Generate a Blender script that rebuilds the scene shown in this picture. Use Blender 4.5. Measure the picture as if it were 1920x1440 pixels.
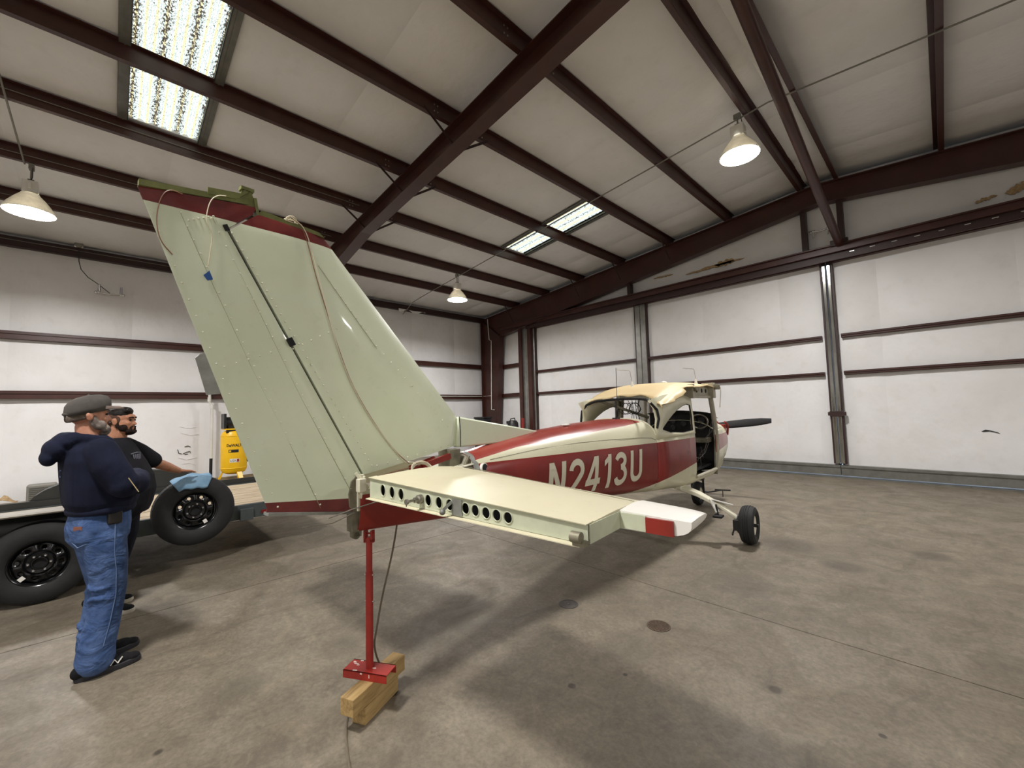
import bpy, bmesh, math, random
from mathutils import Vector, Matrix
random.seed(7)
R = math.radians
for o in list(bpy.data.objects): bpy.data.objects.remove(o, do_unlink=True)
scene = bpy.context.scene
COL = scene.collection

# ------------------------------------------------------------------ camera
CAM = Vector((0, 0, 1.63)); FPX = 777.594
YAW, PITCH, ROLL = 0.805553555, 0.0646967856, -0.0267379215
_f = Vector((-math.sin(YAW)*math.cos(PITCH), math.cos(YAW)*math.cos(PITCH), math.sin(PITCH)))
_r0 = Vector((math.cos(YAW), math.sin(YAW), 0)); _u0 = _r0.cross(_f)
_r = math.cos(ROLL)*_r0 + math.sin(ROLL)*_u0; _u = -math.sin(ROLL)*_r0 + math.cos(ROLL)*_u0
cd = bpy.data.cameras.new('camera'); cam = bpy.data.objects.new('camera', cd); COL.objects.link(cam)
cd.sensor_fit = 'HORIZONTAL'; cd.sensor_width = 36; cd.lens = FPX/1920*36; cd.clip_start = .05; cd.clip_end = 200
cam.matrix_world = Matrix(((_r.x,_u.x,-_f.x,CAM.x),(_r.y,_u.y,-_f.y,CAM.y),(_r.z,_u.z,-_f.z,CAM.z),(0,0,0,1)))
scene.camera = cam
def ray(u, v): return _f + _r*((u-960)/FPX) - _u*((v-720)/FPX)
def on_plane(u, v, n, c):
    d = ray(u, v); n = Vector(n); return CAM + d*((c-n.dot(CAM))/n.dot(d))
def onX(u, v, X): return on_plane(u, v, (1,0,0), X)
def onY(u, v, Y): return on_plane(u, v, (0,1,0), Y)
def onZ(u, v, Z): return on_plane(u, v, (0,0,1), Z)

# ------------------------------------------------------------------ world and exposure
w = bpy.data.worlds.new('sky'); scene.world = w; w.use_nodes = True
bg = w.node_tree.nodes['Background']; bg.inputs[0].default_value = (.62,.76,1,1); bg.inputs[1].default_value = 1.6
scene.view_settings.view_transform = 'Standard'; scene.view_settings.look = 'None'
scene.view_settings.exposure = 0.1; scene.view_settings.gamma = 1
scene.view_settings.use_curve_mapping = False
LAMP_W = 245          # watts of each high bay lamp
LAMP_COL = (1, .965, .955)
SKYLIGHT = 2.0

# ------------------------------------------------------------------ mesh helpers
class MB:
    def __init__(s): s.v = []; s.f = []; s.m = []
    def add(s, vs, fs, mi=0):
        b = len(s.v); s.v += [tuple(x) for x in vs]
        for f in fs: s.f.append([b+i for i in f]); s.m.append(mi)
        return s
    def obox(s, c, ax, ay, az, mi=0):
        c, ax, ay, az = Vector(c), Vector(ax), Vector(ay), Vector(az)
        vs = [c+ax*i+ay*j+az*k for k in (-1,1) for j in (-1,1) for i in (-1,1)]
        return s.add(vs, [(0,2,3,1),(4,5,7,6),(0,1,5,4),(2,6,7,3),(0,4,6,2),(1,3,7,5)], mi)
    def box(s, x0, x1, y0, y1, z0, z1, mi=0):
        return s.obox(((x0+x1)/2,(y0+y1)/2,(z0+z1)/2), (abs(x1-x0)/2,0,0), (0,abs(y1-y0)/2,0), (0,0,abs(z1-z0)/2), mi)
    def bar(s, p, q, wd, h, up=(0,0,1), mi=0):
        p, q, up = Vector(p), Vector(q), Vector(up); d = (q-p); L = d.length; d.normalize()
        sd = d.cross(up)
        if sd.length < 1e-5: sd = d.cross(Vector((1,0,0)))
        sd.normalize(); u2 = sd.cross(d)
        return s.obox((p+q)/2, d*L/2, sd*wd/2, u2*h/2, mi)
    def tube(s, pts, r, n=8, caps=True, mi=0, closed=False, sq=(1,1)):
        P = [Vector(p) for p in pts]; m = len(P)
        rr = r if isinstance(r, (list,tuple)) else [r]*m
        rings = []; nrm = None
        for i in range(m):
            if closed: t = P[(i+1)%m]-P[i-1]
            else: t = P[min(i+1,m-1)]-P[max(i-1,0)]
            if t.length < 1e-9: t = Vector((0,0,1))
            t.normalize()
            if nrm is None:
                nrm = t.cross(Vector((0,0,1)))
                if nrm.length < .05: nrm = t.cross(Vector((1,0,0)))
            nrm = (nrm - t*nrm.dot(t)).normalized(); b = t.cross(nrm)
            rings.append([P[i]+nrm*(rr[i]*sq[0]*math.cos(2*math.pi*k/n))+b*(rr[i]*sq[1]*math.sin(2*math.pi*k/n)) for k in range(n)])
        return s.loft(rings, caps and not closed, caps and not closed, mi=mi, wrap=closed)
    def loft(s, rings, c0=False, c1=False, closed=True, mi=0, wrap=False):
        n = len(rings[0]); m = len(rings); vs = [p for r in rings for p in r]; fs = []
        for i in range(m if wrap else m-1):
            a, b = i*n, ((i+1)%m)*n
            for k in range(n if closed else n-1):
                k2 = (k+1)%n; fs.append((a+k, a+k2, b+k2, b+k))
        if c0: fs.append(tuple(range(n-1,-1,-1)))
        if c1: fs.append(tuple((m-1)*n+k for k in range(n)))
        return s.add(vs, fs, mi)
    def lathe(s, prof, c=(0,0,0), axis=(0,0,1), n=24, mi=0, caps=True):
        a = Vector(axis).normalized(); x = a.orthogonal().normalized(); y = a.cross(x); c = Vector(c)
        rings = [[c+a*h+(x*math.cos(2*math.pi*k/n)+y*math.sin(2*math.pi*k/n))*max(r,1e-4) for k in range(n)] for r, h in prof]
        return s.loft(rings, caps, caps, mi=mi)
    def prism(s, poly, fn, t0, t1, mi=0):
        n = len(poly); A = [fn(a,b,t0) for a,b in poly]; B = [fn(a,b,t1) for a,b in poly]
        fs = [tuple(range(n-1,-1,-1)), tuple(range(n,2*n))]+[(i,(i+1)%n,n+(i+1)%n,n+i) for i in range(n)]
        return s.add(A+B, fs, mi)
    def ball(s, c, r, n=12, m=8, mi=0, ax=None):
        c = Vector(c); r = r if isinstance(r,(list,tuple)) else (r,r,r)
        ax = ax or (Vector((1,0,0)),Vector((0,1,0)),Vector((0,0,1)))
        rings = []
        for i in range(m+1):
            th = -math.pi/2+math.pi*i/m; ct, st = max(math.cos(th),1e-3), math.sin(th)
            rings.append([c+ax[0]*(r[0]*ct*math.cos(2*math.pi*k/n))+ax[1]*(r[1]*ct*math.sin(2*math.pi*k/n))+ax[2]*(r[2]*st) for k in range(n)])
        return s.loft(rings, True, True, mi=mi)
    def grid(s, fn, nu, nv, mi=0):
        vs = [fn(i/nu, j/nv) for j in range(nv+1) for i in range(nu+1)]
        fs = [(j*(nu+1)+i, j*(nu+1)+i+1, (j+1)*(nu+1)+i+1, (j+1)*(nu+1)+i) for j in range(nv) for i in range(nu)]
        return s.add(vs, fs, mi)
    def holecell(s, fn, r=.7, n=16, mi=0):
        # square [-1,1]^2 with a round hole, mapped by fn(a,b)
        inn = []; out = []
        for k in range(n):
            t = 2*math.pi*k/n; c, q = math.cos(t), math.sin(t); m = max(abs(c),abs(q))
            ra, rb = r if isinstance(r, tuple) else (r, r)
            inn.append(fn(ra*c, rb*q)); out.append(fn(c/m, q/m))
        return s.loft([inn, out], mi=mi)

def link(o, parent=None):
    COL.objects.link(o)
    if parent is not None: o.parent = parent
    return o
def mk(name, mb, mats, parent=None, smooth=True, angle=35, recalc=True, bevel=0, solid=0):
    me = bpy.data.meshes.new(name); me.from_pydata(mb.v, [], mb.f)
    mats = mats if isinstance(mats,(list,tuple)) else [mats]
    for m in mats: me.materials.append(m)
    if len(mats) > 1: me.polygons.foreach_set('material_index', mb.m)
    if recalc:
        bm = bmesh.new(); bm.from_mesh(me); bmesh.ops.remove_doubles(bm, verts=bm.verts, dist=1e-6)
        bmesh.ops.recalc_face_normals(bm, faces=bm.faces); bm.to_mesh(me); bm.free()
    if smooth:
        me.polygons.foreach_set('use_smooth', [True]*len(me.polygons)); me.set_sharp_from_angle(angle=R(angle))
    me.update()
    o = link(bpy.data.objects.new(name, me), parent)
    if solid:
        md = o.modifiers.new('solid','SOLIDIFY'); md.thickness = solid; md.offset = 0
    if bevel:
        md = o.modifiers.new('bevel','BEVEL'); md.width = bevel; md.segments = 2; md.limit_method = 'ANGLE'; md.angle_limit = R(40)
    return o
def mks(name, mbs, mats, parent=None, **k):
    return [mk(name, m, mats, parent, **k) for m in mbs]
def inst(src, name, parent=None, loc=(0,0,0), rot=(0,0,0)):
    o = bpy.data.objects.new(name, src.data); o.location = loc; o.rotation_euler = rot
    return link(o, parent)
def tag(o, label, cat=None, group=None, kind=None):
    o['label'] = label
    if cat: o['category'] = cat
    if group: o['group'] = group
    if kind: o['kind'] = kind
    return o
def thing(name, label, cat, loc=(0,0,0), rz=0, group=None, kind=None):
    o = bpy.data.objects.new(name, None); o.location = loc; o.rotation_euler = (0,0,rz); o.empty_display_size = .1
    link(o); return tag(o, label, cat, group, kind)
def copy_tree(o, parent=None):
    c = o.copy(); COL.objects.link(c); c.parent = parent
    for ch in o.children: copy_tree(ch, c)
    return c

# ------------------------------------------------------------------ materials
def srgb(r, g, b):
    f = lambda c: (c/255/12.92) if c/255 <= .04045 else ((c/255+.055)/1.055)**2.4
    return (f(r), f(g), f(b), 1)
class NT:
    def __init__(s, name):
        s.mat = bpy.data.materials.new(name); s.mat.use_nodes = True; s.t = s.mat.node_tree
        s.b = s.t.nodes['Principled BSDF']; s.out = s.t.nodes['Material Output']
        s.tc = s.t.nodes.new('ShaderNodeTexCoord'); s.co = s.tc.outputs['Object']
    def n(s, typ, **kw):
        nd = s.t.nodes.new(typ)
        for k, v in kw.items(): setattr(nd, k, v)
        return nd
    def l(s, a, b): s.t.links.new(a, b)
    def noise(s, scale, detail=4, rough=.55, vec=None, stretch=None, dist=0):
        nd = s.n('ShaderNodeTexNoise'); nd.inputs['Scale'].default_value = scale; nd.inputs['Detail'].default_value = detail
        nd.inputs['Roughness'].default_value = rough; nd.inputs['Distortion'].default_value = dist
        v = vec or s.co
        if stretch:
            mp = s.n('ShaderNodeMapping'); mp.inputs['Scale'].default_value = stretch; s.l(v, mp.inputs[0]); v = mp.outputs[0]
        s.l(v, nd.inputs['Vector']); return nd.outputs['Fac']
    def ramp(s, fac, stops):
        nd = s.n('ShaderNodeValToRGB'); cr = nd.color_ramp
        while len(cr.elements) < len(stops): cr.elements.new(.5)
        for e, (p, c) in zip(cr.elements, stops):
            e.position = p; e.color = c if isinstance(c, tuple) else (c,c,c,1)
        s.l(fac, nd.inputs[0]); return nd.outputs[0]
    def mix(s, fac, a, b, mode='MIX'):
        nd = s.n('ShaderNodeMix', data_type='RGBA', blend_type=mode)
        for sock, val in ((nd.inputs[0],fac),(nd.inputs[6],a),(nd.inputs[7],b)):
            if isinstance(val, (int,float)): sock.default_value = val
            elif isinstance(val, tuple): sock.default_value = val
            else: s.l(val, sock)
        return nd.outputs[2]
    def math(s, op, a, b=0, clamp=False):
        nd = s.n('ShaderNodeMath', operation=op, use_clamp=clamp)
        for sock, val in ((nd.inputs[0],a),(nd.inputs[1],b)):
            if isinstance(val,(int,float)): sock.default_value = val
            else: s.l(val, sock)
        return nd.outputs[0]
    def xyz(s):
        nd = s.n('ShaderNodeSeparateXYZ'); s.l(s.co, nd.inputs[0]); return nd.outputs
    def bump(s, h, strength=.3, dist=.01):
        nd = s.n('ShaderNodeBump'); nd.inputs['Strength'].default_value = strength; nd.inputs['Distance'].default_value = dist
        s.l(h, nd.inputs['Height']); s.l(nd.outputs[0], s.b.inputs['Normal']); return s
    def base(s, c):
        if isinstance(c, tuple): s.b.inputs['Base Color'].default_value = c
        else: s.l(c, s.b.inputs['Base Color'])
    def set(s, rough=.5, metal=0, spec=None, coat=None):
        s.b.inputs['Roughness'].default_value = rough; s.b.inputs['Metallic'].default_value = metal
        if spec is not None: s.b.inputs['Specular IOR Level'].default_value = spec
        if coat: s.b.inputs['Coat Weight'].default_value = coat; s.b.inputs['Coat Roughness'].default_value = .04
        return s
def paint(name, c, rough=.5, metal=0, var=.12, scale=6, bump=0, bscale=60, coat=None, spec=None, detail=4):
    t = NT(name); f = t.noise(scale, detail)
    k0 = tuple(max(0,x*(1-var)) for x in c[:3])+(1,); k1 = tuple(min(1,x*(1+var)) for x in c[:3])+(1,)
    t.base(t.ramp(f, [(.3,k0),(.7,k1)])); t.set(rough, metal, spec, coat)
    if bump: t.bump(t.noise(bscale, 3), bump, .004)
    return t.mat
M = {}
M['brown'] = paint('brown_steel_paint', srgb(64,33,26), .4, var=.18, scale=3, bump=.05)
M['brown_dark'] = paint('dark_brown_steel_paint', srgb(48,26,21), .5, var=.15)
M['galv'] = paint('galvanised_steel', srgb(150,150,145), .32, .75, var=.18, scale=4)
M['galv_bright'] = paint('bright_galvanised_steel', srgb(165,165,160), .14, .95, var=.1, scale=4)
M['rail_grey'] = paint('grey_rail_steel', srgb(112,112,106), .5, .35, var=.2, scale=7)
M['black'] = paint('black_paint', srgb(22,22,23), .45, var=.2)
M['blackm'] = paint('black_matt', srgb(16,16,17), .8, var=.2)
M['steel'] = paint('bare_steel', srgb(150,146,136), .4, .8, var=.25, scale=20)
M['chrome'] = paint('chrome', srgb(222,222,222), .18, .85, var=.05)
M['alu'] = paint('bare_aluminium', srgb(150,152,146), .42, .6, var=.25, scale=12)
M['white_plastic'] = paint('white_plastic', srgb(222,220,212), .45, var=.05)
M['grey_plastic'] = paint('grey_plastic', srgb(120,118,110), .5, var=.08)
M['rubber'] = paint('black_rubber', srgb(28,28,28), .75, var=.25, scale=14, bump=.15, bscale=90)
def vinyl():
    t = NT('white_vinyl_insulation'); f = t.noise(.7, 4); g = t.noise(5, 4)
    c = t.ramp(f, [(.3, srgb(221,220,218)), (.7, srgb(232,232,232))])
    t.base(t.mix(t.ramp(g, [(.55,0.0),(.85,.35)]), c, srgb(206,203,197))); t.set(.48, 0, .4)
    h = t.math('ADD', t.math('MULTIPLY', t.noise(2.2, 3, stretch=(1,1,.7)), 1.0), t.math('MULTIPLY', t.noise(16, 3, stretch=(1,1,.35)), .16))
    t.bump(h, .28, .06); return t.mat
M['vinyl'] = vinyl()
# ================================================================== the hangar
RX = -1.65                                   # ridge line
def zroof(X): return 6.454 - .084*abs(X-RX)  # underside of the purlins
YB, YG = -11.4, 11.5                         # back and gable wall
XL, XR = -13.6, 10.3
S1, S2, S3 = 'structure', 'structure', 'structure'

# ---------------- floor: cast slabs with sawn joints
def concrete():
    t = NT('stained_concrete')
    big = t.noise(.45, 5, .6, dist=.6); mid = t.noise(2.1, 6, .65, dist=.8); fine = t.noise(38, 5, .7); grit = t.noise(170, 2, .6)
    c = t.ramp(big, [(.3, srgb(117,110,95)), (.55, srgb(130,121,105)), (.75, srgb(122,117,102))])
    c = t.mix(t.ramp(mid, [(.42,0.0),(.70,.7)]), c, srgb(95,86,72))
    c = t.mix(t.ramp(t.noise(3.7, 6, .7, stretch=(1,.45,1), dist=1.2), [(.53,0.0),(.70,.6)]), c, srgb(82,75,63))
    c = t.mix(t.ramp(fine, [(.38,.40),(.60,0.0)]), c, srgb(81,75,64))
    c = t.mix(t.ramp(t.noise(1.3, 7, .75, dist=2), [(.55,0.0),(.72,.42)]), c, srgb(149,137,114))
    x, y, z = t.xyz()
    def spot(px, py, r, col, amt, c):
        d = t.math('SQRT', t.math('ADD', t.math('POWER', t.math('SUBTRACT', x, px), 2), t.math('POWER', t.math('SUBTRACT', y, py), 2)))
        d = t.math('ADD', d, t.math('MULTIPLY', t.math('SUBTRACT', mid, .5), r*1.6))
        return t.mix(t.ramp(t.math('DIVIDE', d, r), [(.55,amt),(1.0,0.0)]), c, col)
    for px, py in ((1478,1022),(1745,1042),(1580,1062)):
        p = onZ(px,py,0); c = spot(p.x, p.y, .34 if px == 1478 else .2, srgb(75,68,59), .6, c)
    for px, py, r in ((1390,1095,.3),(1180,1215,.22),(820,1180,.35),(880,1150,.3),(445,1290,.2),(640,1210,.16)):
        p = onZ(px,py,0); c = spot(p.x, p.y, r, srgb(87,82,70), .45, c)
    for px, py, r in ((1452,1292,.05),(1072,1286,.025),(742,1300,.03),(297,1410,.03),(1655,1380,.02),(1172,1265,.02)):
        p = onZ(px,py,0); c = spot(p.x, p.y, r, srgb(48,44,38), .8, c)
    c = t.mix(t.ramp(t.noise(11, 5, .7, dist=.7), [(.40,.30),(.55,0.0),(.70,.0)]), c, srgb(92,84,72)); c = t.mix(t.ramp(t.noise(8, 5, .75, dist=1), [(.58,0.0),(.72,.22)]), c, srgb(170,160,140))
    t.base(c); t.b.inputs['Specular IOR Level'].default_value = .35
    t.l(t.ramp(mid, [(.3,.48),(.7,.68)]), t.b.inputs['Roughness'])
    t.bump(t.math('ADD', t.math('MULTIPLY', grit, .5), t.math('MULTIPLY', fine, 1.0)), .12, .006)
    return t.mat
M['concrete'] = concrete()
fl = mk('floor', MB().box(XL-.3, XR+.3, YB-.3, YG+.3, -.2, -.015), M['blackm'], smooth=False)
tag(fl, 'grey stained concrete hangar floor with sawn joints', 'floor', kind='structure')
jx = [XL-.3, -11.04, -4.78, 1.48, 7.74, XR+.3]; jy = [YB-.3, -4.0, 3.6, YG+.3]
for i in range(len(jx)-1):
    for j in range(len(jy)-1):
        g = .005
        mk('concrete_slab', MB().box(jx[i]+g, jx[i+1]-g, jy[j]+g, jy[j+1]-g, -.014, 0), M['concrete'], fl, smooth=False)

# ---------------- insulation panels
PAN = {}
def panel(parent, o, u, v, n, bulge=.035, lift=0, name='insulation_panel', top=None):
    """quilted vinyl panel: corner o, edge vectors u and v, inward normal n; top(t) optionally gives a v-length per u"""
    o, u, v, n = Vector(o), Vector(u), Vector(v), Vector(n)
    nu = max(4, min(10, int(u.length/.2))); nv = max(4, min(10, int(v.length/.2)))
    rnd = random.random()
    def fn(a, b):
        e = (1-(2*a-1)**8)*(1-(2*b-1)**8)
        w = .006*math.sin(5*a+3*b+rnd*20)+.004*math.sin(11*b-7*a+rnd*9)
        h = bulge*((1-(2*a-1)**4)*.5+.5)*e + w*e
        vv = v if top is None else v.normalized()*top(a)
        return o+u*a+vv*b+n*(h+lift)
    m = MB().grid(fn, nu, nv)
    return mk(name, m, M['vinyl'], parent, recalc=False)

# ---------------- left wall
wl = mk('wall_left', MB().box(XL-.1, XL-.02, YB, YG+.2, 0, 5.75), M['vinyl'], smooth=False)
tag(wl, 'white insulated side wall with brown steel girts', 'wall', kind='structure')
seams = [-1.65+1.92*k for k in range(-6, 8)]; seams = [s for s in seams if YB < s < YG-.1]
ys = [YB]+seams+[YG]
for (z0, z1) in ((0, 2.2), (2.2, 3.46), (3.46, 5.62)):
    for a, b in zip(ys, ys[1:]):
        panel(wl, (XL, a, z0), (0, b-a, 0), (0, 0, z1-z0), (1, 0, 0))
def cgirt(mb, p, q, out, h=.19, d=.14, lip=.03, t=.006):
    """C girt from p to q (top edge, at the wall), projecting along out"""
    p, q, out = Vector(p), Vector(q), Vector(out); mid = (p+q)/2; ax = (q-p)/2; Z = Vector((0,0,1))
    mb.obox(mid+out*d/2-Z*t/2, ax, out*d/2, Z*t/2); mb.obox(mid+out*d/2-Z*(h-t/2), ax, out*d/2, Z*t/2)
    mb.obox(mid+out*(d-t/2)-Z*h/2, ax, out*t/2, Z*h/2)
    mb.obox(mid+out*(d+.012)-Z*(h*.3), ax, out*.012, Z*.012)
for z in (2.33, 3.593):
    m = MB(); cgirt(m, (XL, YB, z), (XL, YG, z), (1,0,0), h=.17); mk('girt', m, M['brown'], wl, smooth=False)
m = MB(); cgirt(m, (XL, YB, 5.60), (XL, YG, 5.60), (1,0,0), h=.2, d=.18); mk('eave_strut', m, M['brown_dark'], wl, smooth=False)

# cracked vinyl on the wall near the compressor
m = MB()
for pts in (((333,843),(335,850),(341,851)),((346,838),(352,836),(357,838)),((343,851),(349,848),(356,846),(357,850)),((346,852),(352,851))):
    P = [onX(u,v,-13.548) for u,v in pts]; m.tube(P, .008, 5)
o = mk('vinyl_cracks', m, M['blackm'], wl); o['kind'] = 'stuff'
m = MB()
for pts in (((338,800),(352,803),(366,801)),((340,812),(356,816),(372,814)),((335,858),(350,862),(368,858)),((342,870),(355,868),(366,872))):
    P = [onX(u,v,-13.548) for u,v in pts]; m.tube(P, .004, 6)
o = mk('vinyl_wrinkles', m, M['vinyl'], wl); o['kind'] = 'stuff'

# ---------------- plain right and back walls (outside the picture)
wr = mk('wall_right', MB().box(XR, XR+.1, YB, YG+.2, 0, 5.6), M['vinyl'], smooth=False)
tag(wr, 'white insulated side wall with brown girts opposite the trailer', 'wall', kind='structure')
for z in (2.33, 3.593):
    m = MB(); cgirt(m, (XR, YB, z), (XR, YG, z), (-1,0,0)); mk('girt', m, M['brown'], wr, smooth=False)
wb = mk('wall_back', MB().prism([(XL,0),(XR,0),(XR,5.6),(RX,6.7),(XL,5.7)], lambda a,b,t: (a,t,b), YB-.1, YB), M['vinyl'], smooth=False)
tag(wb, 'white insulated end wall with brown girts', 'wall', kind='structure')
for z in (2.33, 3.593):
    m = MB(); cgirt(m, (XR, YB, z), (XL, YB, z), (0,1,0)); mk('girt', m, M['brown'], wb, smooth=False)

# ---------------- ceiling: insulation between purlins
SKY = [(.04, .87), (7.66, 8.46)]
def slab_roof(mb, side, y0, y1, d0, d1, xa=None, xb=None):
    xa = (XL-.2 if side < 0 else RX) if xa is None else xa
    xb = (RX if side < 0 else XR+.2) if xb is None else xb
    P = lambda X, Y, d: (X, Y, zroof(X)+d)
    mb.add([P(xa,y0,d0),P(xb,y0,d0),P(xb,y1,d0),P(xa,y1,d0),P(xa,y0,d1),P(xb,y0,d1),P(xb,y1,d1),P(xa,y1,d1)],
           [(0,1,2,3),(4,7,6,5),(0,4,5,1),(1,5,6,2),(2,6,7,3),(3,7,4,0)])
SX0, SX1 = -8.17, -5.15
m = MB(); slab_roof(m, 1, YB-.1, YG+.2, .26, .3)
slab_roof(m, -1, YB-.1, YG+.2, .26, .3, XL-.2, SX0); slab_roof(m, -1, YB-.1, YG+.2, .26, .3, SX1, RX)
cuts = [YB-.1, SKY[0][0], SKY[0][1], SKY[1][0], SKY[1][1], YG+.2]
for a, b in ((0,1),(2,3),(4,5)): slab_roof(m, -1, cuts[a], cuts[b], .26, .3, SX0, SX1)
ce = mk('ceiling', m, M['vinyl'], smooth=False)
tag(ce, 'low pitched hangar roof lined with white vinyl insulation', 'ceiling', kind='structure')
PL = [-1.95-1.57*k for k in range(7)]; PRR = [2*RX-x for x in PL]
rs = [.6+1.915*k for k in range(-7, 7)]; rs = [s for s in rs if YB+.2 < s < YG-.1]
yr = [YB]+rs+[YG]
def ceil_panels(xa, xb):
    sky = xa > SX0-.2 and xb < SX1+.2
    ints = []
    for a, b in zip(yr, yr[1:]):
        segs = [(a, b)]
        if sky:
            for s0, s1 in SKY:
                s0 -= .12; s1 += .12; new = []
                for p, q in segs:
                    if q <= s0 or p >= s1: new.append((p, q)); continue
                    if p < s0: new.append((p, s0))
                    if q > s1: new.append((s1, q))
                segs = new
        ints += segs
    za, zb = zroof(xa)+.24, zroof(xb)+.24
    for a, b in ints:
        if b-a < .08: continue
        panel(ce, (xa, a, za), (xb-xa, 0, zb-za), (0, b-a, 0), (0, 0, -1), bulge=.045)
xs = [XL]+PL[::-1]; 
for a, b in zip(xs, xs[1:]): ceil_panels(a, b)
ceil_panels(PL[0], RX); ceil_panels(RX, PRR[0])
xs2 = PRR+[XR]
for a, b in zip(xs2, xs2[1:]): ceil_panels(a, b)
# purlins (Z sections)
for X in PL+PRR:
    sg = 1 if X < RX else -1
    z = zroof(X); m = MB(); Y0, Y1 = YB+.02, YG-.04
    m.box(X-.004, X+.004, Y0, Y1, z, z+.215)
    m.box(X, X-sg*.065, Y0, Y1, z, z+.006); m.box(X, X+sg*.065, Y0, Y1, z+.209, z+.215)
    m.box(X-sg*.065, X-sg*.071, Y0, Y1, z, z+.022)
    mk('purlin', m, M['brown'], ce, smooth=False)
# skylights
def skymat():
    t = NT('backlit_corrugated_fibreglass'); x, y, z = t.xyz()
    wv = t.math('SINE', t.math('MULTIPLY', y, 2*math.pi/.27)); wv = t.math('ADD', t.math('MULTIPLY', wv, .5), .5)
    wv2 = t.math('ADD', t.math('MULTIPLY', t.math('SINE', t.math('MULTIPLY', y, 2*math.pi/.09)), .5), .5)
    sp = t.noise(38, 3, .75, stretch=(.75,1.2,1)); sp2 = t.noise(90, 2, .8)
    rib = t.math('POWER', wv, 3.0)
    dark = t.ramp(t.math('SUBTRACT', sp, t.math('MULTIPLY', rib, .16)), [(.355,1.0),(.40,0.0)])
    band = t.ramp(wv2, [(.0,srgb(250,232,160)),(.3,srgb(235,240,228)),(.7,srgb(200,232,248)),(1.0,srgb(222,230,226))])
    c = t.mix(t.ramp(sp2, [(.46,.85),(.56,0.0)]), band, srgb(118,124,112)); c = t.mix(dark, c, srgb(44,36,30))
    t.base((.1,.1,.1,1)); t.set(.5); t.l(c, t.b.inputs['Emission Color']); t.b.inputs['Emission Strength'].default_value = SKYLIGHT
    return t.mat
M['skylight'] = skymat()
for i, (s0, s1) in enumerate(SKY):
    zz = lambda X: zroof(X)+.27
    st = thing('window_%d' % (i+1), ['bright corrugated skylight panel in the roof above the trailer', 'bright corrugated skylight panel in the roof bay near the door wall'][i], 'skylight', kind='structure')
    def fn(a, b, s0=s0, s1=s1):
        X = SX0-.05+(SX1-SX0+.1)*a; Y = s0-.01+(s1-s0+.02)*b
        ph = (Y-s0)/.135; tri = abs((ph % 1)-.5)*2
        return (X, Y, zz(X)+.03*max(0, min(1, (tri-.35)*3)))
    mk('corrugated_panel', MB().grid(fn, 6, 48), M['skylight'], st, recalc=False)
    for yy, sg in ((s0, -1), (s1, 1)):
        m = MB(); P = lambda X, Y, d: (X, Y, zroof(X)+d)
        for (ya, yb, d0, d1) in ((yy, yy+sg*.115, .2, .222), (yy, yy+sg*.012, .2, .3), (yy+sg*.05, yy+sg*.065, .19, .222)):
            a, b = min(ya,yb), max(ya,yb)
            m.add([P(SX0,a,d0),P(SX1,a,d0),P(SX1,b,d0),P(SX0,b,d0),P(SX0,a,d1),P(SX1,a,d1),P(SX1,b,d1),P(SX0,b,d1)],
                  [(0,1,2,3),(4,7,6,5),(0,4,5,1),(1,5,6,2),(2,6,7,3),(3,7,4,0)])
        mk('side_trim', m, M['rail_grey'], st, smooth=False)

# ---------------- portal frames
def iframe(name, label, yc, outer, inner, fw=.24, split=None, ft=.016):
    st = thing(name, label, 'frame', kind='structure')
    for nm, o, q in (('column', outer[:2], inner[:2]), ('rafter', outer[1:], inner[1:])):
        m = MB()
        for k in range(len(o)-1):
            m.add([(o[k][0],yc-.006,o[k][1]),(o[k+1][0],yc-.006,o[k+1][1]),(q[k+1][0],yc-.006,q[k+1][1]),(q[k][0],yc-.006,q[k][1]),
                   (o[k][0],yc+.006,o[k][1]),(o[k+1][0],yc+.006,o[k+1][1]),(q[k+1][0],yc+.006,q[k+1][1]),(q[k][0],yc+.006,q[k][1])],
                  [(0,1,2,3),(7,6,5,4)])
            for pl in (o, q):
                m.bar((pl[k][0],yc,pl[k][1]), (pl[k+1][0],yc,pl[k+1][1]), fw, ft, up=(pl[k][1]-pl[k+1][1],0,pl[k+1][0]-pl[k][0]))
        # stiffener plates where the rafter meets the column
        m.bar((o[0][0],yc,o[0][1]) , (q[0][0],yc,q[0][1]), fw*.9, ft, up=(0,0,1) if nm == 'column' else (1,0,0))
        mk(nm, m, M['brown'], st, smooth=False)
    return st
mir = lambda pts: [(2*RX-x, z) for x, z in pts]
gout = [(-13.36,0),(-13.36,zroof(-13.36)-.01),(RX,zroof(RX)-.01)]
gin = [(-12.55,0),(-12.2,4.62),(RX,6.03)]
iout = gout[:2]+[(-8.4,zroof(-8.4)-.01),(RX,zroof(RX)-.01)]
iin = [(-12.95,0),(-12.65,4.75),(-8.4,zroof(-8.4)-.35),(RX,zroof(RX)-.35)]
F1 = iframe('trim_1', 'brown steel gable frame column and rafter beside trailer side of doors', 11.2, gout, gin)
F2 = iframe('trim_2', 'brown steel gable frame rafter on the far side of the ridge', 11.2, mir(gout), mir(gin))
F3 = iframe('trim_3', 'brown steel roof beam crossing above the tail fin', 3.825, iout, iin)
F4 = iframe('trim_4', 'brown steel frame across the ridge from the tail fin beam', 3.825, mir(iout), mir(iin))
F5 = iframe('trim_5', 'brown steel frame over the trailer, away from the doors', -3.8, iout, iin)
F6 = iframe('trim_6', 'brown steel frame across the ridge, away from the doors', -3.8, mir(iout), mir(iin))
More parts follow.
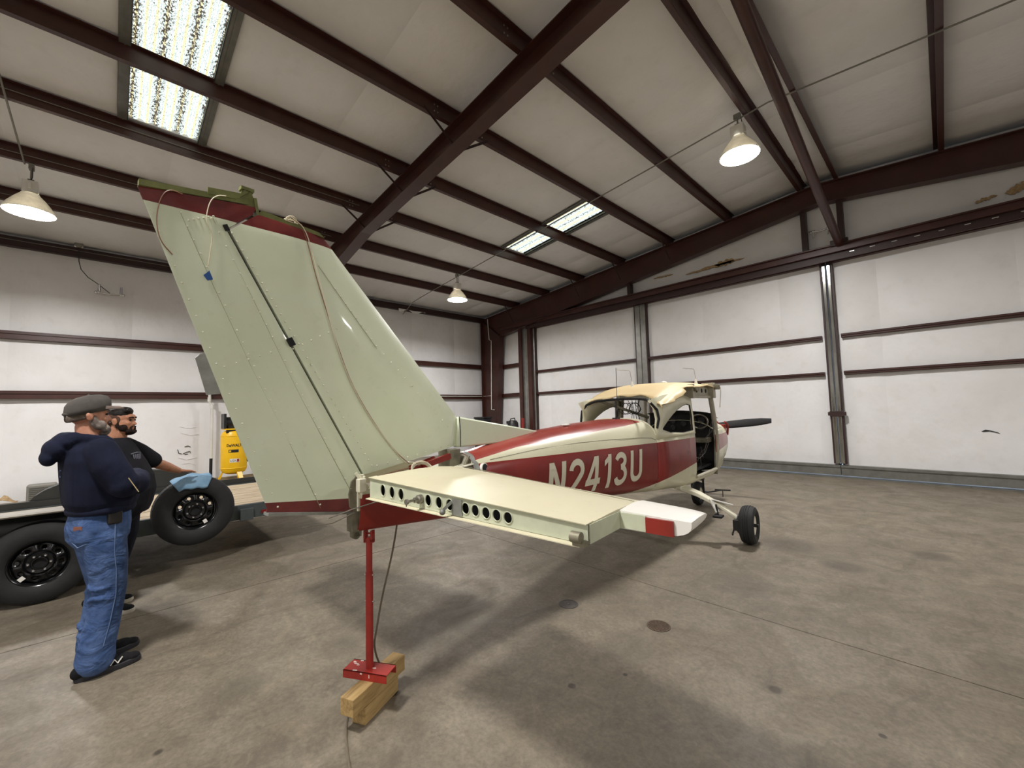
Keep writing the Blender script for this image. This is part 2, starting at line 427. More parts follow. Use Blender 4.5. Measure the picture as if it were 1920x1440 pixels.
# flange braces from rafter bottom to purlin
for X in (PL[2], PL[3], PL[4]):
    for sg in (-1, 1):
        m = MB(); m.bar((X+.03, 3.825+sg*.11, zroof(X)-.34), (X+.03, 3.825+sg*.62, zroof(X)+.02), .04, .006); m.bar((X+.03, 3.825+sg*.11, zroof(X)-.34), (X+.03, 3.825+sg*.62, zroof(X)+.02), .006, .04)
        mk('flange_brace', m, M['brown_dark'], F3, smooth=False)
for X in (PL[2], PL[3], PL[4], PL[6]):
    m = MB(); d = (gout[2][1]-gin[2][1])+(RX-X)*.035
    m.bar((X+.03, 11.09, zroof(X)-d*.85), (X+.03, 10.6, zroof(X)+.02), .035, .006); m.bar((X+.03, 11.09, zroof(X)-d*.85), (X+.03, 10.6, zroof(X)+.02), .006, .035)
    mk('flange_brace', m, M['brown_dark'], F1, smooth=False)
# bolt heads on the purlins beside the beam
for X in PL[1:6]:
    m = MB()
    for yy in (3.4, 3.46, 4.28, 4.34):
        for zz in (.05, .15): m.lathe([(.012,0),(.012,.008)], (X+.004, yy, zroof(X)+zz), (1,0,0), 6)
    o = mk('bolts', m, M['steel'], ce, smooth=False); o['kind'] = 'stuff'

# ridge brace pipe
rp = mk('trim_7', MB().tube([(-1.35,11.12,5.02),(-1.32,3.95,6.44)], .075, 20), M['brown'], smooth=True)
tag(rp, 'thick brown brace pipe slanting from the door header up to the ridge', 'pipe', kind='structure')
mk('foot_plate', MB().box(-1.5,-1.2,11.06,11.16,4.98,5.1), M['brown_dark'], rp, smooth=False)

# ---------------- gable wall with sliding doors
wf = mk('wall_far', MB().prism([(XL,4.9),(XR,4.9),(XR,5.6),(RX,6.75),(XL,5.7)], lambda a,b,t: (a,t,b), YG+.12, YG+.2).box(XL,-10.75,YG+.12,YG+.2,0,4.9).box(7.45,XR,YG+.12,YG+.2,0,4.9), M['vinyl'], smooth=False)
tag(wf, 'white insulated gable wall above and beside the sliding doors', 'wall', kind='structure')
YP = 11.5
# fixed bay beside the doors
for (z0, z1) in ((0, 2.25), (2.25, 3.42), (3.42, 5.6)):
    panel(wf, (-13.5, YP, z0), (2.3, 0, 0), (0, 0, z1-z0), (0,-1,0), bulge=.02)
for z in (2.33, 3.5):
    m = MB(); cgirt(m, (-13.3, YP, z), (-11.2, YP, z), (0,-1,0), h=.15, d=.12); mk('girt', m, M['brown'], wf, smooth=False)
for x0, x1 in ((-11.28,-11.12),(-10.80,-10.62)):
    mk('door_jamb', MB().box(x0,x1,11.22,11.5,0,4.95), M['brown'], wf, smooth=False)
m = MB().box(-11.12,-10.80,11.30,11.5,0,4.9); m.box(-10.98,-10.94,11.29,11.3,0,4.9)
mk('jamb_channel', m, M['galv'], wf, smooth=False)
for x0, x1 in ((7.5,7.7),(7.7,8.1)):
    mk('door_jamb', MB().box(x0,x1,11.22,11.5,0,4.95), M['brown'], wf, smooth=False)
# gable panels above the header
gx = [-10.6,-8.2,-6.45,-4.4,-1.98,-1.32,.5,2.4,4.3,6.2,8.1,10.2]
for a, b in zip(gx, gx[1:]):
    f = (lambda a, b: (lambda t: zroof(a+(b-a)*t)+.2-4.85))(a, b)
    panel(wf, (a, YP-.03, 4.85), (b-a, 0, 0), (0,0,1), (0,-1,0), bulge=.02, top=f)
for X in (-6.45, -1.98, -1.32, 3.1):
    mk('gable_post', MB().box(X-.05,X+.05,11.22,11.4,5.0,zroof(X)-.3), M['brown_dark'], wf, smooth=False)
mk('door_header', MB().box(-12.3,10,11.12,11.3,4.86,5.02).box(-12.3,10,11.06,11.14,4.99,5.02), M['brown'], wf, smooth=False, bevel=.004)
mk('door_track', MB().box(-10.8,8,11.2,11.42,4.78,4.86).box(-10.8,8,11.16,11.2,4.70,4.80), M['brown_dark'], wf, smooth=False)
m = MB()
for k in range(9): m.box(-1.2+k*.33,-1.12+k*.33,11.155,11.17,4.80,4.815)
o = mk('track_bolts', m, M['chrome'], wf, smooth=False)
# torn insulation
def torn(u0, v0, u1, v1, n=14, w=.05, seed=1):
    rnd = random.Random(seed); a, b = onY(u0,v0,11.41), onY(u1,v1,11.41); d = b-a; pts = []
    up, lo = [], []
    for i in range(n+1):
        t = i/n; p = a+d*t; s = math.sin(math.pi*t)**.5
        up.append((p.x, p.z+w*s*rnd.uniform(.3,1.2))); lo.append((p.x, p.z-w*s*rnd.uniform(.3,1.2)))
    poly = up+lo[::-1]
    mk('torn_patch', MB().prism(poly, lambda a,b,t: (a,t,b), 11.40, 11.425), M['torn'], wf, smooth=False)
M['torn'] = paint('torn_tan_insulation', srgb(168,142,104), .9, var=.35, scale=25, bump=.5, bscale=80)
torn(1285,515,1395,484,w=.045,seed=3); torn(1340,498,1378,487,w=.08,seed=4); torn(1828,380,1870,366,w=.04,seed=5); torn(1885,362,1935,342,w=.09,seed=6); torn(1225,523,1262,514,w=.03,seed=8)

# sliding door leaves
DX = [-10.72, -6.19, -1.65, 2.88, 7.45]
lab = ['white insulated sliding door leaf next to the corner column', 'white insulated sliding door leaf directly beyond the plane', 'white insulated sliding door leaf with shiny edge post, right of the plane', 'white insulated sliding door leaf at the far side of the doorway']
for i in range(4):
    x0, x1 = DX[i], DX[i+1]
    d = thing('door_%d' % (i+1), lab[i], 'door', kind='structure')
    ms = M['galv_bright'] if i in (1, 2) else M['galv']
    # edge stiles
    for sx, sg in ((x0, 1), (x1, -1)):
        mm = ms if (i == 1 and sg < 0) or (i == 2 and sg > 0) else M['galv']
        a, b = (sx+.004*sg, sx+.085*sg) if abs(sx+1.65) < .01 else (sx+.004*sg, sx+.17*sg)
        mk('edge_stile', MB().box(a,b,11.34,11.5,.30,4.72), mm, d, smooth=False, bevel=.018)
        e = b+.03*sg
        mk('edge_angle', MB().box(b,e,11.36,11.5,.30,4.72), M['brown_dark'], d, smooth=False)
    mk('bottom_rail', MB().box(x0+.006,x1-.006,11.35,11.5,.055,.27).box(x0+.006,x1-.006,11.33,11.36,.225,.25), M['rail_grey'], d, smooth=False)
    mk('top_rail', MB().box(x0+.006,x1-.006,11.36,11.5,4.72,4.80), M['brown'], d, smooth=False)
    for z in (2.303, 3.117):
        m = MB(); cgirt(m, (x0+.17, YP, z), (x1-.17, YP, z), (0,-1,0), h=.085, d=.11); mk('girt', m, M['brown'], d, smooth=False)
    ss = [s for s in (-9.93,-8.05,-4.4,-2.6,-.83,1.03,4.8,6.4) if x0+.3 < s < x1-.3]
    cu = [x0+.05]+ss+[x1-.05]
    for (z0, z1) in ((.25, 2.25), (2.25, 3.07), (3.07, 4.76)):
        for a, b in zip(cu, cu[1:]): panel(d, (a, YP-.01, z0), (b-a, 0, 0), (0,0,z1-z0), (0,-1,0), bulge=.03)
    mk('back_sheet', MB().box(x0+.01,x1-.01,YP+.06,YP+.08,.055,4.9), M['rail_grey'], d, smooth=False)
# latch collar on the meeting posts
lt = mk('latch_collar', MB().box(-1.77,-1.52,11.31,11.35,1.32,1.44).box(-1.80,-1.76,11.31,11.4,1.34,1.42).box(-1.53,-1.49,11.31,11.4,1.34,1.42), M['brown_dark'], bpy.data.objects['door_3'], smooth=False, bevel=.006)
# floor guide rail under the doors
gr = mk('trim_8', MB().box(-12.2,9,11.30,11.34,0,.03).box(-12.2,9,11.42,11.48,0,.02), M['rail_grey'], smooth=False)
tag(gr, 'steel floor guide rail running under the sliding doors', 'rail', kind='structure')
mk('scuff_mark', MB().prism([(0,0),(.05,.03),(.13,.01),(.2,-.02),(.22,-.04),(.1,.0),(.03,-.01)], lambda a,b,t: (.42+a,t,1.03+b), 11.445, 11.455), M['black'], bpy.data.objects['door_3'], smooth=False)
# ================================================================== lamps, conduits, small fittings
def lensmat():
    t = NT('lit_lamp_lens'); t.base((.9,.9,.9,1)); t.b.inputs['Emission Color'].default_value = (1,.95,.86,1); t.b.inputs['Emission Strength'].default_value = 40; return t.mat
M['lens'] = lensmat()
def reflmat():
    t = NT('prismatic_acrylic_reflector'); t.base(t.ramp(t.noise(12,3), [(.3,srgb(190,186,176)),(.7,srgb(225,221,210))])); t.set(.35); t.b.inputs['Transmission Weight'].default_value = .25
    return t.mat
M['reflector'] = reflmat()
def lamp(x, y, z, label, zc):
    t = thing('high_bay_lamp', label, 'lamp', (x, y, z), group='high bay lamps')
    mk('reflector', MB().lathe([(.29,.0),(.30,.01),(.285,.04),(.24,.12),(.17,.22),(.11,.29),(.10,.31)], n=32, caps=False), M['reflector'], t, solid=.006)
    mk('lens', MB().lathe([(.0,-.03),(.12,-.027),(.22,-.018),(.285,.0),(.285,.012),(0,.012)], n=32, caps=False), M['lens'], t)
    mk('ballast_box', MB().box(-.10,.10,-.085,.085,.31,.50).box(-.115,.115,-.02,.02,.36,.46), M['white_plastic'], t, smooth=False, bevel=.008)
    h = zc-z
    mk('pendant', MB().tube([(0,0,.5),(0,0,h-.06)], .013, 8).box(-.035,.035,-.035,.035,.5,.54).box(-.05,.05,-.03,.03,h-.09,h-.005), M['grey_plastic'], t, smooth=False)
    m = MB(); m.tube([(.03,0,.52),(.06,.02,.56),(.05,.02,h-.08),(.03,0,h-.04)], .006, 6)
    mk('cord', m, M['black'], t)
    ld = bpy.data.lights.new('lamp_light', 'AREA'); ld.shape = 'DISK'; ld.size = .56; ld.energy = LAMP_W; ld.color = LAMP_COL; ld.spread = R(166)
    lo = link(bpy.data.objects.new('lamp_light', ld), t); lo.location = (0,0,-.05)
    return t
LX = [-9.85, -2.07, 6.55]; LY = [-8.7, -1.05, 7.3]
names = {(-9.85,-1.05):'lit high bay lamp hanging over the trailer side, before the tail fin', (-2.07,7.3):'lit high bay lamp hanging beside the brown ridge brace pipe', (-9.85,7.3):'lit high bay lamp between the tail fin and the corner column'}
k = 0
for X in LX:
    for Y in LY:
        zc = zroof(X); z = zc-.80
        if (X, Y) == (-2.07, 7.3): z = zc-.72
        l = names.get((X, Y))
        if not l: l = 'lit high bay lamp %s, out of view' % {(-9.85,-8.7):'at the back end over the trailer side',(-2.07,-8.7):'under the ridge at the back end',(-2.07,-1.05):'under the ridge above the camera',(6.55,-8.7):'at the back end far from the trailer',(6.55,-1.05):'over the empty floor beside the camera',(6.55,7.3):'over the empty floor near the doors'}[(X,Y)]
        lamp(X, Y, z, l, zc)
def conduit(pts, label, r=.012, mat='grey_plastic', cat='conduit', name='conduit', n=6):
    return tag(mk(name, MB().tube(pts, r, n), M[mat]), label, cat)
def roofline(X0, X1, Y, off=-.015):
    ks = sorted(set([X0, X1]+([RX] if X0 < RX < X1 else []))); return [(x, Y, zroof(x)+off) for x in ks]
conduit([(-13.3,7.42,5.2),(-12.6,7.42,zroof(-12.6)-.03),(-11.4,7.42,zroof(-11.4)-.015)]+roofline(-10.9,3.5,7.42), 'thin conduit crossing below the purlins past the small skylight')
conduit(roofline(-9.85,3.5,-1.125,-.02), 'thin conduit running up the roof slope to the lamp over the trailer')
for X, z in ((PL[6]+.02, .09), (PL[5]+.02, .09), (PL[4]+.02, .1)):
    conduit([(X, -8, zroof(X)+z), (X, 3.6, zroof(X)+z)], ['thin wire clipped along the purlin nearest the side wall', 'thin wire clipped along the second purlin from the side wall', 'thin wire clipped along the third purlin from the side wall'][int(round((X+11.35)/1.57))], .006)
conduit([(-13.40,-8,5.52),(-13.40,3.6,5.52)], 'thin wire clipped along the eave strut by the junction box', .006)
# corner conduit
c = [onY(914,598,10.95), onY(917,637,10.95), onY(921,639,10.95), onY(921.5,768,10.95), onY(927,768.5,10.95)]
conduit(c, 'thin white conduit stepping down the brown corner column', .014, 'white_plastic')
a, b = onX(825,742.5,-13.36), onX(921,742,-13.2)
conduit([(-13.42,a.y-2,2.27),(-13.42,b.y-.3,2.27),tuple(onY(921,742,10.97))], 'white conduit along the lower girt to the corner column', .016, 'white_plastic')
# junction box and unplugged emergency lamp on the left wall
jb = thing('junction_box', 'round junction box on the eave strut with a dangling cord', 'box', onX(148,459,-13.38))
mk('cover', MB().lathe([(.07,0),(.07,.06),(.05,.075),(0,.08)], axis=(1,0,0), n=16), M['grey_plastic'], jb)
mk('box', MB().box(-.03,.02,-.07,.07,-.06,.1), M['white_plastic'], jb, smooth=False, bevel=.006)
pts = [onX(148,468,-13.33), onX(148,490,-13.33), onX(152,505,-13.4), onX(165,520,-13.45), onX(183,532,-13.45), onX(206,550,-13.42)]
conduit(pts, 'black cord drooping from junction box to the twin lamp', .008, 'black', 'cord', 'cord')
def twin_lamp(P, label, ax, out, s=1, down=False):
    t = thing('twin_lamp', label, 'lamp', P); ax, out = Vector(ax), Vector(out); sg = -1 if down else 1
    mk('crossbar', MB().tube([-ax*.22*s, Vector((0,0,-.02))+out*.03, ax*.22*s], .022*s, 10).ball(-ax*.24*s, .04*s).ball(ax*.24*s, .04*s), M['chrome'], t)
    for q in (-.19, .2):
        m = MB().tube([ax*q*s, ax*q*s+Vector((0,0,sg*.2*s))+out*.02], [.03*s,.024*s], 10).ball(ax*q*s+out*.03, .035*s)
        mk('lamp_head', m, M['chrome'], t)
    return t
twin_lamp(onX(206,551,-13.42), 'small chrome twin lamp fixture on the white side wall', (0,1,0), (1,0,0), .95)
P = onY(1538,432,11.3)
twin_lamp(P, 'small chrome twin lamp fixture below the brace pipe foot', (1,0,0), (0,-1,0), .7, down=True)
conduit([onY(1511,437,11.32), onY(1528,432,11.3)], 'short stem of the chrome twin lamp by gable post', .012, 'galv', 'stem', 'lamp_stem')
# wall pipes beside the compressor
p1 = [onX(394,728,-13.25), onX(394,756,-13.25), onX(396,765,-13.33), onX(397,772,-13.38), (-13.4, onX(397,780,-13.4).y, .05)]
pp = thing('drain_pipe', 'white plastic pipe on the wall left of the yellow compressor', 'pipe', (-13.4, p1[-1][1], 0))
def rel(o, pts): b = o.location; return [Vector(p)-b for p in pts]
P2 = [(-13.37, 1.86, .02), (-13.37, 1.86, 1.98), (-13.37, 1.81, 2.06), (-13.36, 1.80, 2.4)]
mk('pipe', MB().tube(rel(pp, P2), .032, 12), M['white_plastic'], pp)
mks('coupling', [MB().tube(rel(pp, [(-13.37,1.86,1.9),(-13.37,1.86,2.0)]), .042, 12), MB().tube(rel(pp, [(-13.36,1.8,2.08),(-13.36,1.8,2.2)]), .04, 12)], M['white_plastic'], pp)
mk('black_sleeve', MB().tube(rel(pp, [(-13.36,1.86,.03),(-13.36,1.86,.6)]), .036, 12), M['black'], pp)
# grey box by the wall
hb = thing('floor_box', 'small grey grilled box on the floor against the white wall', 'box', (-13.25, -1.05, 0))
mk('case', MB().box(-.12,.12,-.21,.21,.02,.37), M['grey_plastic'], hb, smooth=False, bevel=.03)
m = MB()
for q in range(7): m.box(.12,.135,-.17,.17,.07+q*.038,.085+q*.038)
mk('grille', m, M['rail_grey'], hb, smooth=False)
# crumpled scrap near the wall
m = MB(); rr = random.Random(4)
m.grid(lambda a,b: (-.1+.2*a, -.18+.36*b, .03+.2*max(0,(1-abs(2*b-1)*1.3))*rr.uniform(.5,1)*(1-abs(2*a-1)*.5)), 5, 8)
o = mk('crumpled_scrap', m, M['torn'], solid=.004); o.location = (-13.2,-1.55,.03); tag(o, 'crumpled tan scrap on the floor by the white wall', 'scrap')
# floor drains
def drain(u, v, label, grate):
    p = onZ(u, v, 0); d = thing('floor_drain', label, 'drain', (p.x, p.y, 0))
    if grate:
        mk('rim', MB().lathe([(.085,0),(.085,.004),(.075,.005),(.075,0)], n=28, caps=False), M['rust'], d)
        mk('sump', MB().lathe([(.075,.0008),(.0,.0008)], n=28, caps=False), M['blackm'], d)
        m = MB()
        for q in range(-4,5):
            y = q*.016; hl = math.sqrt(max(0,.075**2-y*y)); m.box(-hl,hl,y-.0045,y+.0045,.001,.0045)
        mk('slats', m, M['rust'], d, smooth=False)
    else:
        mk('cover', MB().lathe([(.08,0),(.08,.004),(.072,.0045),(.07,.003),(0,.003)], n=28, caps=False), M['cast'], d)
        mk('screw', MB().lathe([(.008,.003),(.008,.006)], n=8), M['steel'], d)
M['rust'] = paint('rusty_iron', srgb(88,72,58), .7, .3, var=.35, scale=60)
M['cast'] = paint('dark_cast_iron', srgb(84,80,76), .6, .3, var=.2, scale=30)
drain(1235,1174,'round rusty slotted drain grate in the concrete floor', True)
drain(1066,1133,'round solid dark drain cover in the concrete floor', False)
# ================================================================== the aeroplane
TH = R(6); AF = Vector((-math.sin(TH), math.cos(TH), 0)); AL = Vector((-math.cos(TH), -math.sin(TH), 0))
AT = Vector((-2.31211, .93253, 0))
def loc(P): d = Vector(P)-AT; return Vector((d.dot(AF), d.dot(AL), d.z))
def fin_px(u, v, off=0): return loc(on_plane(u, v, AL, AL.dot(AT)+off))
def spar_px(u, v, x=.05): return loc(on_plane(u, v, AF, AF.dot(AT)+x))
PLN = thing('airplane', 'cream and red light airplane with its wings removed, tail toward the camera', 'airplane', AT, R(96))

CREAM = srgb(205,203,170); RED = srgb(128,34,30); GREEN = srgb(168,180,140)
def cream_mat(name, c0, c1, rough=.36, dirt=.25):
    t = NT(name); f = t.noise(1.4, 5, .6); g = t.noise(18, 5, .7)
    c = t.ramp(f, [(.3,c0),(.7,c1)]); c = t.mix(t.ramp(g, [(.58,0.0),(.8,dirt)]), c, srgb(150,142,112))
    t.base(c); t.set(rough, 0, .45); t.bump(t.noise(3, 3), .08, .02); return t
M['fin'] = None
def finmat():
    t = cream_mat('aged_green_cream_paint', srgb(216,226,197), srgb(227,235,210), .33, .14); x, y, z = t.xyz()
    base = t.b.inputs['Base Color'].links[0].from_socket
    warp = t.math('MULTIPLY', t.math('SUBTRACT', t.noise(5, 3), .5), .004)
    top = t.math('GREATER_THAN', t.math('ADD', z, warp), t.math('ADD', 2.552, t.math('MULTIPLY', x, .02)))
    bot = t.math('LESS_THAN', t.math('ADD', z, warp), t.math('ADD', 1.178, t.math('MULTIPLY', x, -.115)))
    red = t.ramp(t.noise(9,5), [(.3,srgb(92,30,30)),(.7,srgb(122,46,42))])
    c = t.mix(t.math('MAXIMUM', top, bot), base, red)
    stain = t.ramp(t.noise(2.3, 5, .7), [(.6,0.0),(.78,.3)])
    c = t.mix(stain, c, srgb(206,204,166)); t.base(c); return t.mat
M['fin'] = finmat(); M['fin'].node_tree.nodes['Principled BSDF'].inputs['Coat Weight'].default_value = .5; M['fin'].node_tree.nodes['Principled BSDF'].inputs['Coat Roughness'].default_value = .05
def fusmat():
    t = cream_mat('cream_paint_with_red_stripes', srgb(204,202,172), srgb(216,213,186), .3, .2); x, y, z = t.xyz()
    base = t.b.inputs['Base Color'].links[0].from_socket
    ramp = lambda pts: None
    def pw(pts):   # piecewise linear z(x) through a float curve
        nd = t.n('ShaderNodeFloatCurve'); cu = nd.mapping.curves[0]
        X0, X1, Z0, Z1 = -1, 8, .5, 1.7
        while len(cu.points) < len(pts): cu.points.new(.5, .5)
        for p, (a, b) in zip(cu.points, pts): p.location = ((a-X0)/(X1-X0), (b-Z0)/(Z1-Z0)); p.handle_type = 'VECTOR'
        nd.mapping.update(); t.l(t.math('DIVIDE', t.math('SUBTRACT', x, X0), X1-X0), nd.inputs['Value'])
        return t.math('ADD', t.math('MULTIPLY', nd.outputs[0], Z1-Z0), Z0)
    spine = t.math('GREATER_THAN', z, pw([(-1,1.22),(.8,1.285),(1.31,1.352),(2.0,1.395),(2.9,1.44),(3.26,1.47),(3.28,1.69),(8,1.69)]))
    sup = t.math('LESS_THAN', z, pw([(-1,1.29),(.9,1.272),(4.44,1.232),(6.0,1.19),(8,1.16)]))
    slo = t.math('GREATER_THAN', z, pw([(-1,.55),(2.4,.715),(3.34,.815),(4.40,.912),(6,.985),(8,1.05)]))
    side = t.math('MULTIPLY', sup, slo)
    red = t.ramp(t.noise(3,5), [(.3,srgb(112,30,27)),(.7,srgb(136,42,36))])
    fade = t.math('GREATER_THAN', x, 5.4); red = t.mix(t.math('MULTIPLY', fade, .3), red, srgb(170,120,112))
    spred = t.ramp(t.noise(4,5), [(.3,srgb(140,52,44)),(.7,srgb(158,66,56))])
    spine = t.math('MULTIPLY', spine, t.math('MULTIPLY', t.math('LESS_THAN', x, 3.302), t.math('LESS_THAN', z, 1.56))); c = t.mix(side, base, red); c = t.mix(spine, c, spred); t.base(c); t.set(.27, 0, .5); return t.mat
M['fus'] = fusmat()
M['tanroof'] = cream_mat('weathered_tan_cream_paint', srgb(212,188,140), srgb(226,206,162), .5, .2).mat
M['stab'] = cream_mat('cream_stabilizer_paint', srgb(196,190,160), srgb(208,202,174), .45, .25).mat
M['creamw'] = cream_mat('cream_white_paint', srgb(214,211,188), srgb(226,222,200), .4, .25).mat
M['tipwhite'] = cream_mat('white_tip_paint', srgb(222,221,212), srgb(232,230,222), .35, .12).mat
M['primer'] = paint('green_primer', srgb(108,112,62), .6, var=.25, scale=18)
M['greycream'] = paint('dirty_grey_cream_paint', srgb(172,168,150), .5, var=.15, scale=9)
M['primer_pale'] = paint('pale_green_primer', srgb(192,197,172), .5, var=.12, scale=10)
M['redp'] = paint('red_airplane_paint', srgb(138,40,30), .4, var=.15, scale=8)
M['wirew'] = paint('off_white_wire', srgb(206,196,170), .5, var=.06)
M['wirer'] = paint('brown_copper_wire', srgb(126,86,62), .45, var=.12)
M['dirtymetal'] = paint('dirty_bare_metal', srgb(128,124,106), .55, .45, var=.35, scale=14)
M['rivet'] = paint('pale_rivet', srgb(222,222,200), .25, var=.05)
M['lap'] = paint('dull_skin_lap', srgb(150,152,118), .6)
M['gauge'] = paint('dark_gauge', srgb(48,46,46), .4, var=.1)
M['interior'] = paint('dark_interior', srgb(24,23,24), .8, var=.3)

# ---- tailcone: lofted shell
ST = [(.05,.985,1.275,.062,2.3,2.6),(.45,.95,1.31,.105,2.3,2.8),(.84,.915,1.345,.160,2.2,3.0),(1.3,.873,1.402,.222,2.2,3.0),(1.75,.832,1.452,.283,2.2,3.2),(2.3,.782,1.486,.350,2.2,3.5),(2.7,.746,1.50,.398,2.2,4.0),(3.05,.714,1.508,.440,2.6,4.5),(3.3,.692,1.505,.472,3.2,5.0)]
def interp(tab, x):
    if x <= tab[0][0]: return tab[0][1:]
    for a, b in zip(tab, tab[1:]):
        if x <= b[0]:
            k = (x-a[0])/(b[0]-a[0]); return tuple(p+(q-p)*k for p, q in zip(a[1:], b[1:]))
    return tab[-1][1:]
ZC = 1.15
def cone_y(x, z):
    zb, zt, w_, nt, nb = interp(ST, x)
    if z >= ZC: h, n = zt-ZC, nt
    else: h, n = ZC-zb, nb
    return w_*max(0, 1-abs((z-ZC)/h)**n)**(1/n)
def cone_ring(x, n=40):
    zb, zt, w_, nt, nb = interp(ST, x); pts = []
    for k in range(n):
        a = 2*math.pi*k/n; c, s = math.cos(a), math.sin(a)
        e, h = (nt, zt-ZC) if s >= 0 else (nb, ZC-zb)
        pts.append((x, -w_*math.copysign(abs(c)**(2/e), c), ZC+h*math.copysign(abs(s)**(2/e), s)))
    return pts
xs = [.84,.95,1.1,1.3,1.5,1.75,2.0,2.3,2.5,2.7,2.9,3.05,3.2,3.3]
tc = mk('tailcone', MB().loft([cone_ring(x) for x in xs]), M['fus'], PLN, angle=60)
# aft end below the stabilizer, open on top where the fairing is missing
def aft_ring(x):
    zb, zt, w_, nt, nb = interp(ST, x); pts = []
    for k in range(21):
        a = math.pi+math.pi*k/20; c, s = math.cos(a), math.sin(a)
        pts.append((x, w_*math.copysign(abs(c)**(2/nb), c), 1.19+(1.19-zb)*math.copysign(abs(s)**(2/nb), s)))
    return [(x, -w_, 1.21)]+[p for p in pts[::1]][::1]+[(x, w_, 1.21)] if False else pts
aft = MB().loft([aft_ring(x) for x in (.05,.2,.45,.65,.84)], closed=False)
mk('aft_fuselage', aft, M['redp'], PLN, angle=60)
mk('tail_deck', MB().grid(lambda a,b: (.06+.78*a, (b-.5)*2*interp(ST,.06+.78*a)[2]*.95, 1.185+.09*a), 6, 2), M['creamw'], PLN, recalc=False, solid=.006)
mk('aft_bulkhead', MB().loft([[(.06,y*.98,z) for x,y,z in aft_ring(.05)]], c0=True, closed=False).box(.02,.06,-.03,.03,.99,1.30), M['dirtymetal'], PLN)
m = MB(); r0 = cone_ring(.84); cc = (0, 1.13)
m.loft([[(.842,y*1.0,z) for x,y,z in r0], [(.80,y*.72,cc[1]+(z-cc[1])*.72) for x,y,z in r0], [(.83,y*.3,cc[1]+(z-cc[1])*.3) for x,y,z in r0]], c1=True)
mk('bulkhead', m, M['dirtymetal'], PLN)
rr = random.Random(2)
ragged = [(.842-.0+rr.uniform(-.002,.002)+.0, y*1.012, ZC+(z-ZC)*1.012) for x,y,z in r0]
ragged2 = [(.842+.03+rr.uniform(0,.02), y*1.02, ZC+(z-ZC)*1.02) for x,y,z in [(0,)+p[1:] for p in cone_ring(.88)]]
mk('ragged_sealant', MB().loft([ragged, ragged2]), M['alu'], PLN)
# broken red fairing piece and the bare box structure above the tail deck
m = MB().obox((.60,-.05,1.318), (.11,0,.020), (0,.012,0), (-.004,0,.018)); m.obox((.50,-.03,1.305), (.1,0,.02), (0,.010,0.01), (0,0,.012))
mk('fairing_remnant', m, M['redp'], PLN, smooth=False)
m = MB().box(.70,.80,-.06,.06,1.20,1.38).bar((.76,-.10,1.21),(.83,-.11,1.33),.02,.015)
mk('fin_attach_box', m, M['dirtymetal'], PLN, smooth=False, bevel=.004)

# ---- cabin shell
CB = [(3.3,.692,.472,5.0),(3.6,.665,.500,5.0),(4.0,.628,.522,5.5),(4.42,.600,.532,6),(5.35,.585,.532,6),(5.9,.60,.50,5)]
def cab_y(x, z):
    zb, w_, n = interp(CB, x)
    if z < ZC: return w_*max(0, 1-abs((ZC-z)/(ZC-zb))**n)**(1/n)
    y = w_*(1-.13*((z-ZC)/.75)**1.5)
    if x < 3.85:
        k = (x-3.3)/.55; k = max(0, min(1, k)); k = k*k*(3-2*k); zz = min(z, 1.28)
        y -= (1-k)*(w_*(1-.13*((zz-ZC)/.75)**1.5)-cone_y(3.3, zz))*max(0, 1-(z-zz)/.12)
    return y
def cab_strip(xs, ztop, sg, m):
    rings = []
    for x in xs:
        zb, w_, n = interp(CB, x); pts = []
        for k in range(15):
            a = math.pi/2*k/14; c, s = math.cos(a), math.sin(a)
            z = ZC-(ZC-zb)*(c**(2/n)) if k else zb
            if z > ztop: z = ztop
            pts.append((x, sg*(w_*(s**(2/n)) if z < ztop or ztop >= ZC else cab_y(x, ztop)) if k else 0, z))
        if ztop > ZC: pts += [(x, sg*cab_y(x, ZC+(ztop-ZC)*q/3), ZC+(ztop-ZC)*q/3) for q in (1,2,3)]
        rings.append(pts)
    m.loft(rings, closed=False)
m = MB(); cab_strip([3.3,3.6,3.8,4.0,4.2,4.42], 1.28, -1, m); cab_strip([4.42,4.7,5.0,5.35], .74, -1, m); cab_strip([5.35,5.6,5.9], 1.28, -1, m)
cab_strip([3.3,3.6,4.0,4.42,5.0,5.35,5.6,5.9], 1.28, 1, m)
cb = mk('cabin_body', m, M['fus'], PLN, angle=50, solid=.006)
# upper side panels with the rear side window openings
OUT = [(3.30,1.28),(3.6,1.28),(4.0,1.28),(4.425,1.28),(4.435,1.5),(4.45,1.73),(4.2,1.77),(3.85,1.79),(3.5,1.755),(3.20,1.70),(3.31,1.61),(3.33,1.50),(3.29,1.40)]
INN = [(3.45,1.375),(3.64,1.335),(4.0,1.312),(4.35,1.322),(4.375,1.5),(4.37,1.645),(4.25,1.658),(4.1,1.638),(3.92,1.595),(3.75,1.535),(3.6,1.472),(3.5,1.42),(3.45,1.39)]
def poly_y(x, z): return cab_y(max(x,3.3), z)
for sg in (-1, 1):
    m = MB(); mid = [((a[0]*.45+b[0]*.55),(a[1]*.45+b[1]*.55)) for a, b in zip(OUT, INN)]
    m.loft([[(x, sg*poly_y(x,z), z) for x, z in ring] for ring in (OUT, mid, INN)])
    mk('cabin_side_panel', m, M['fus'], PLN, angle=60, solid=.02)
    mk('window_seal', MB().tube([(x, sg*poly_y(x,z)*1.004, z) for x, z in INN], .008, 6, closed=True), M['blackm'], PLN)
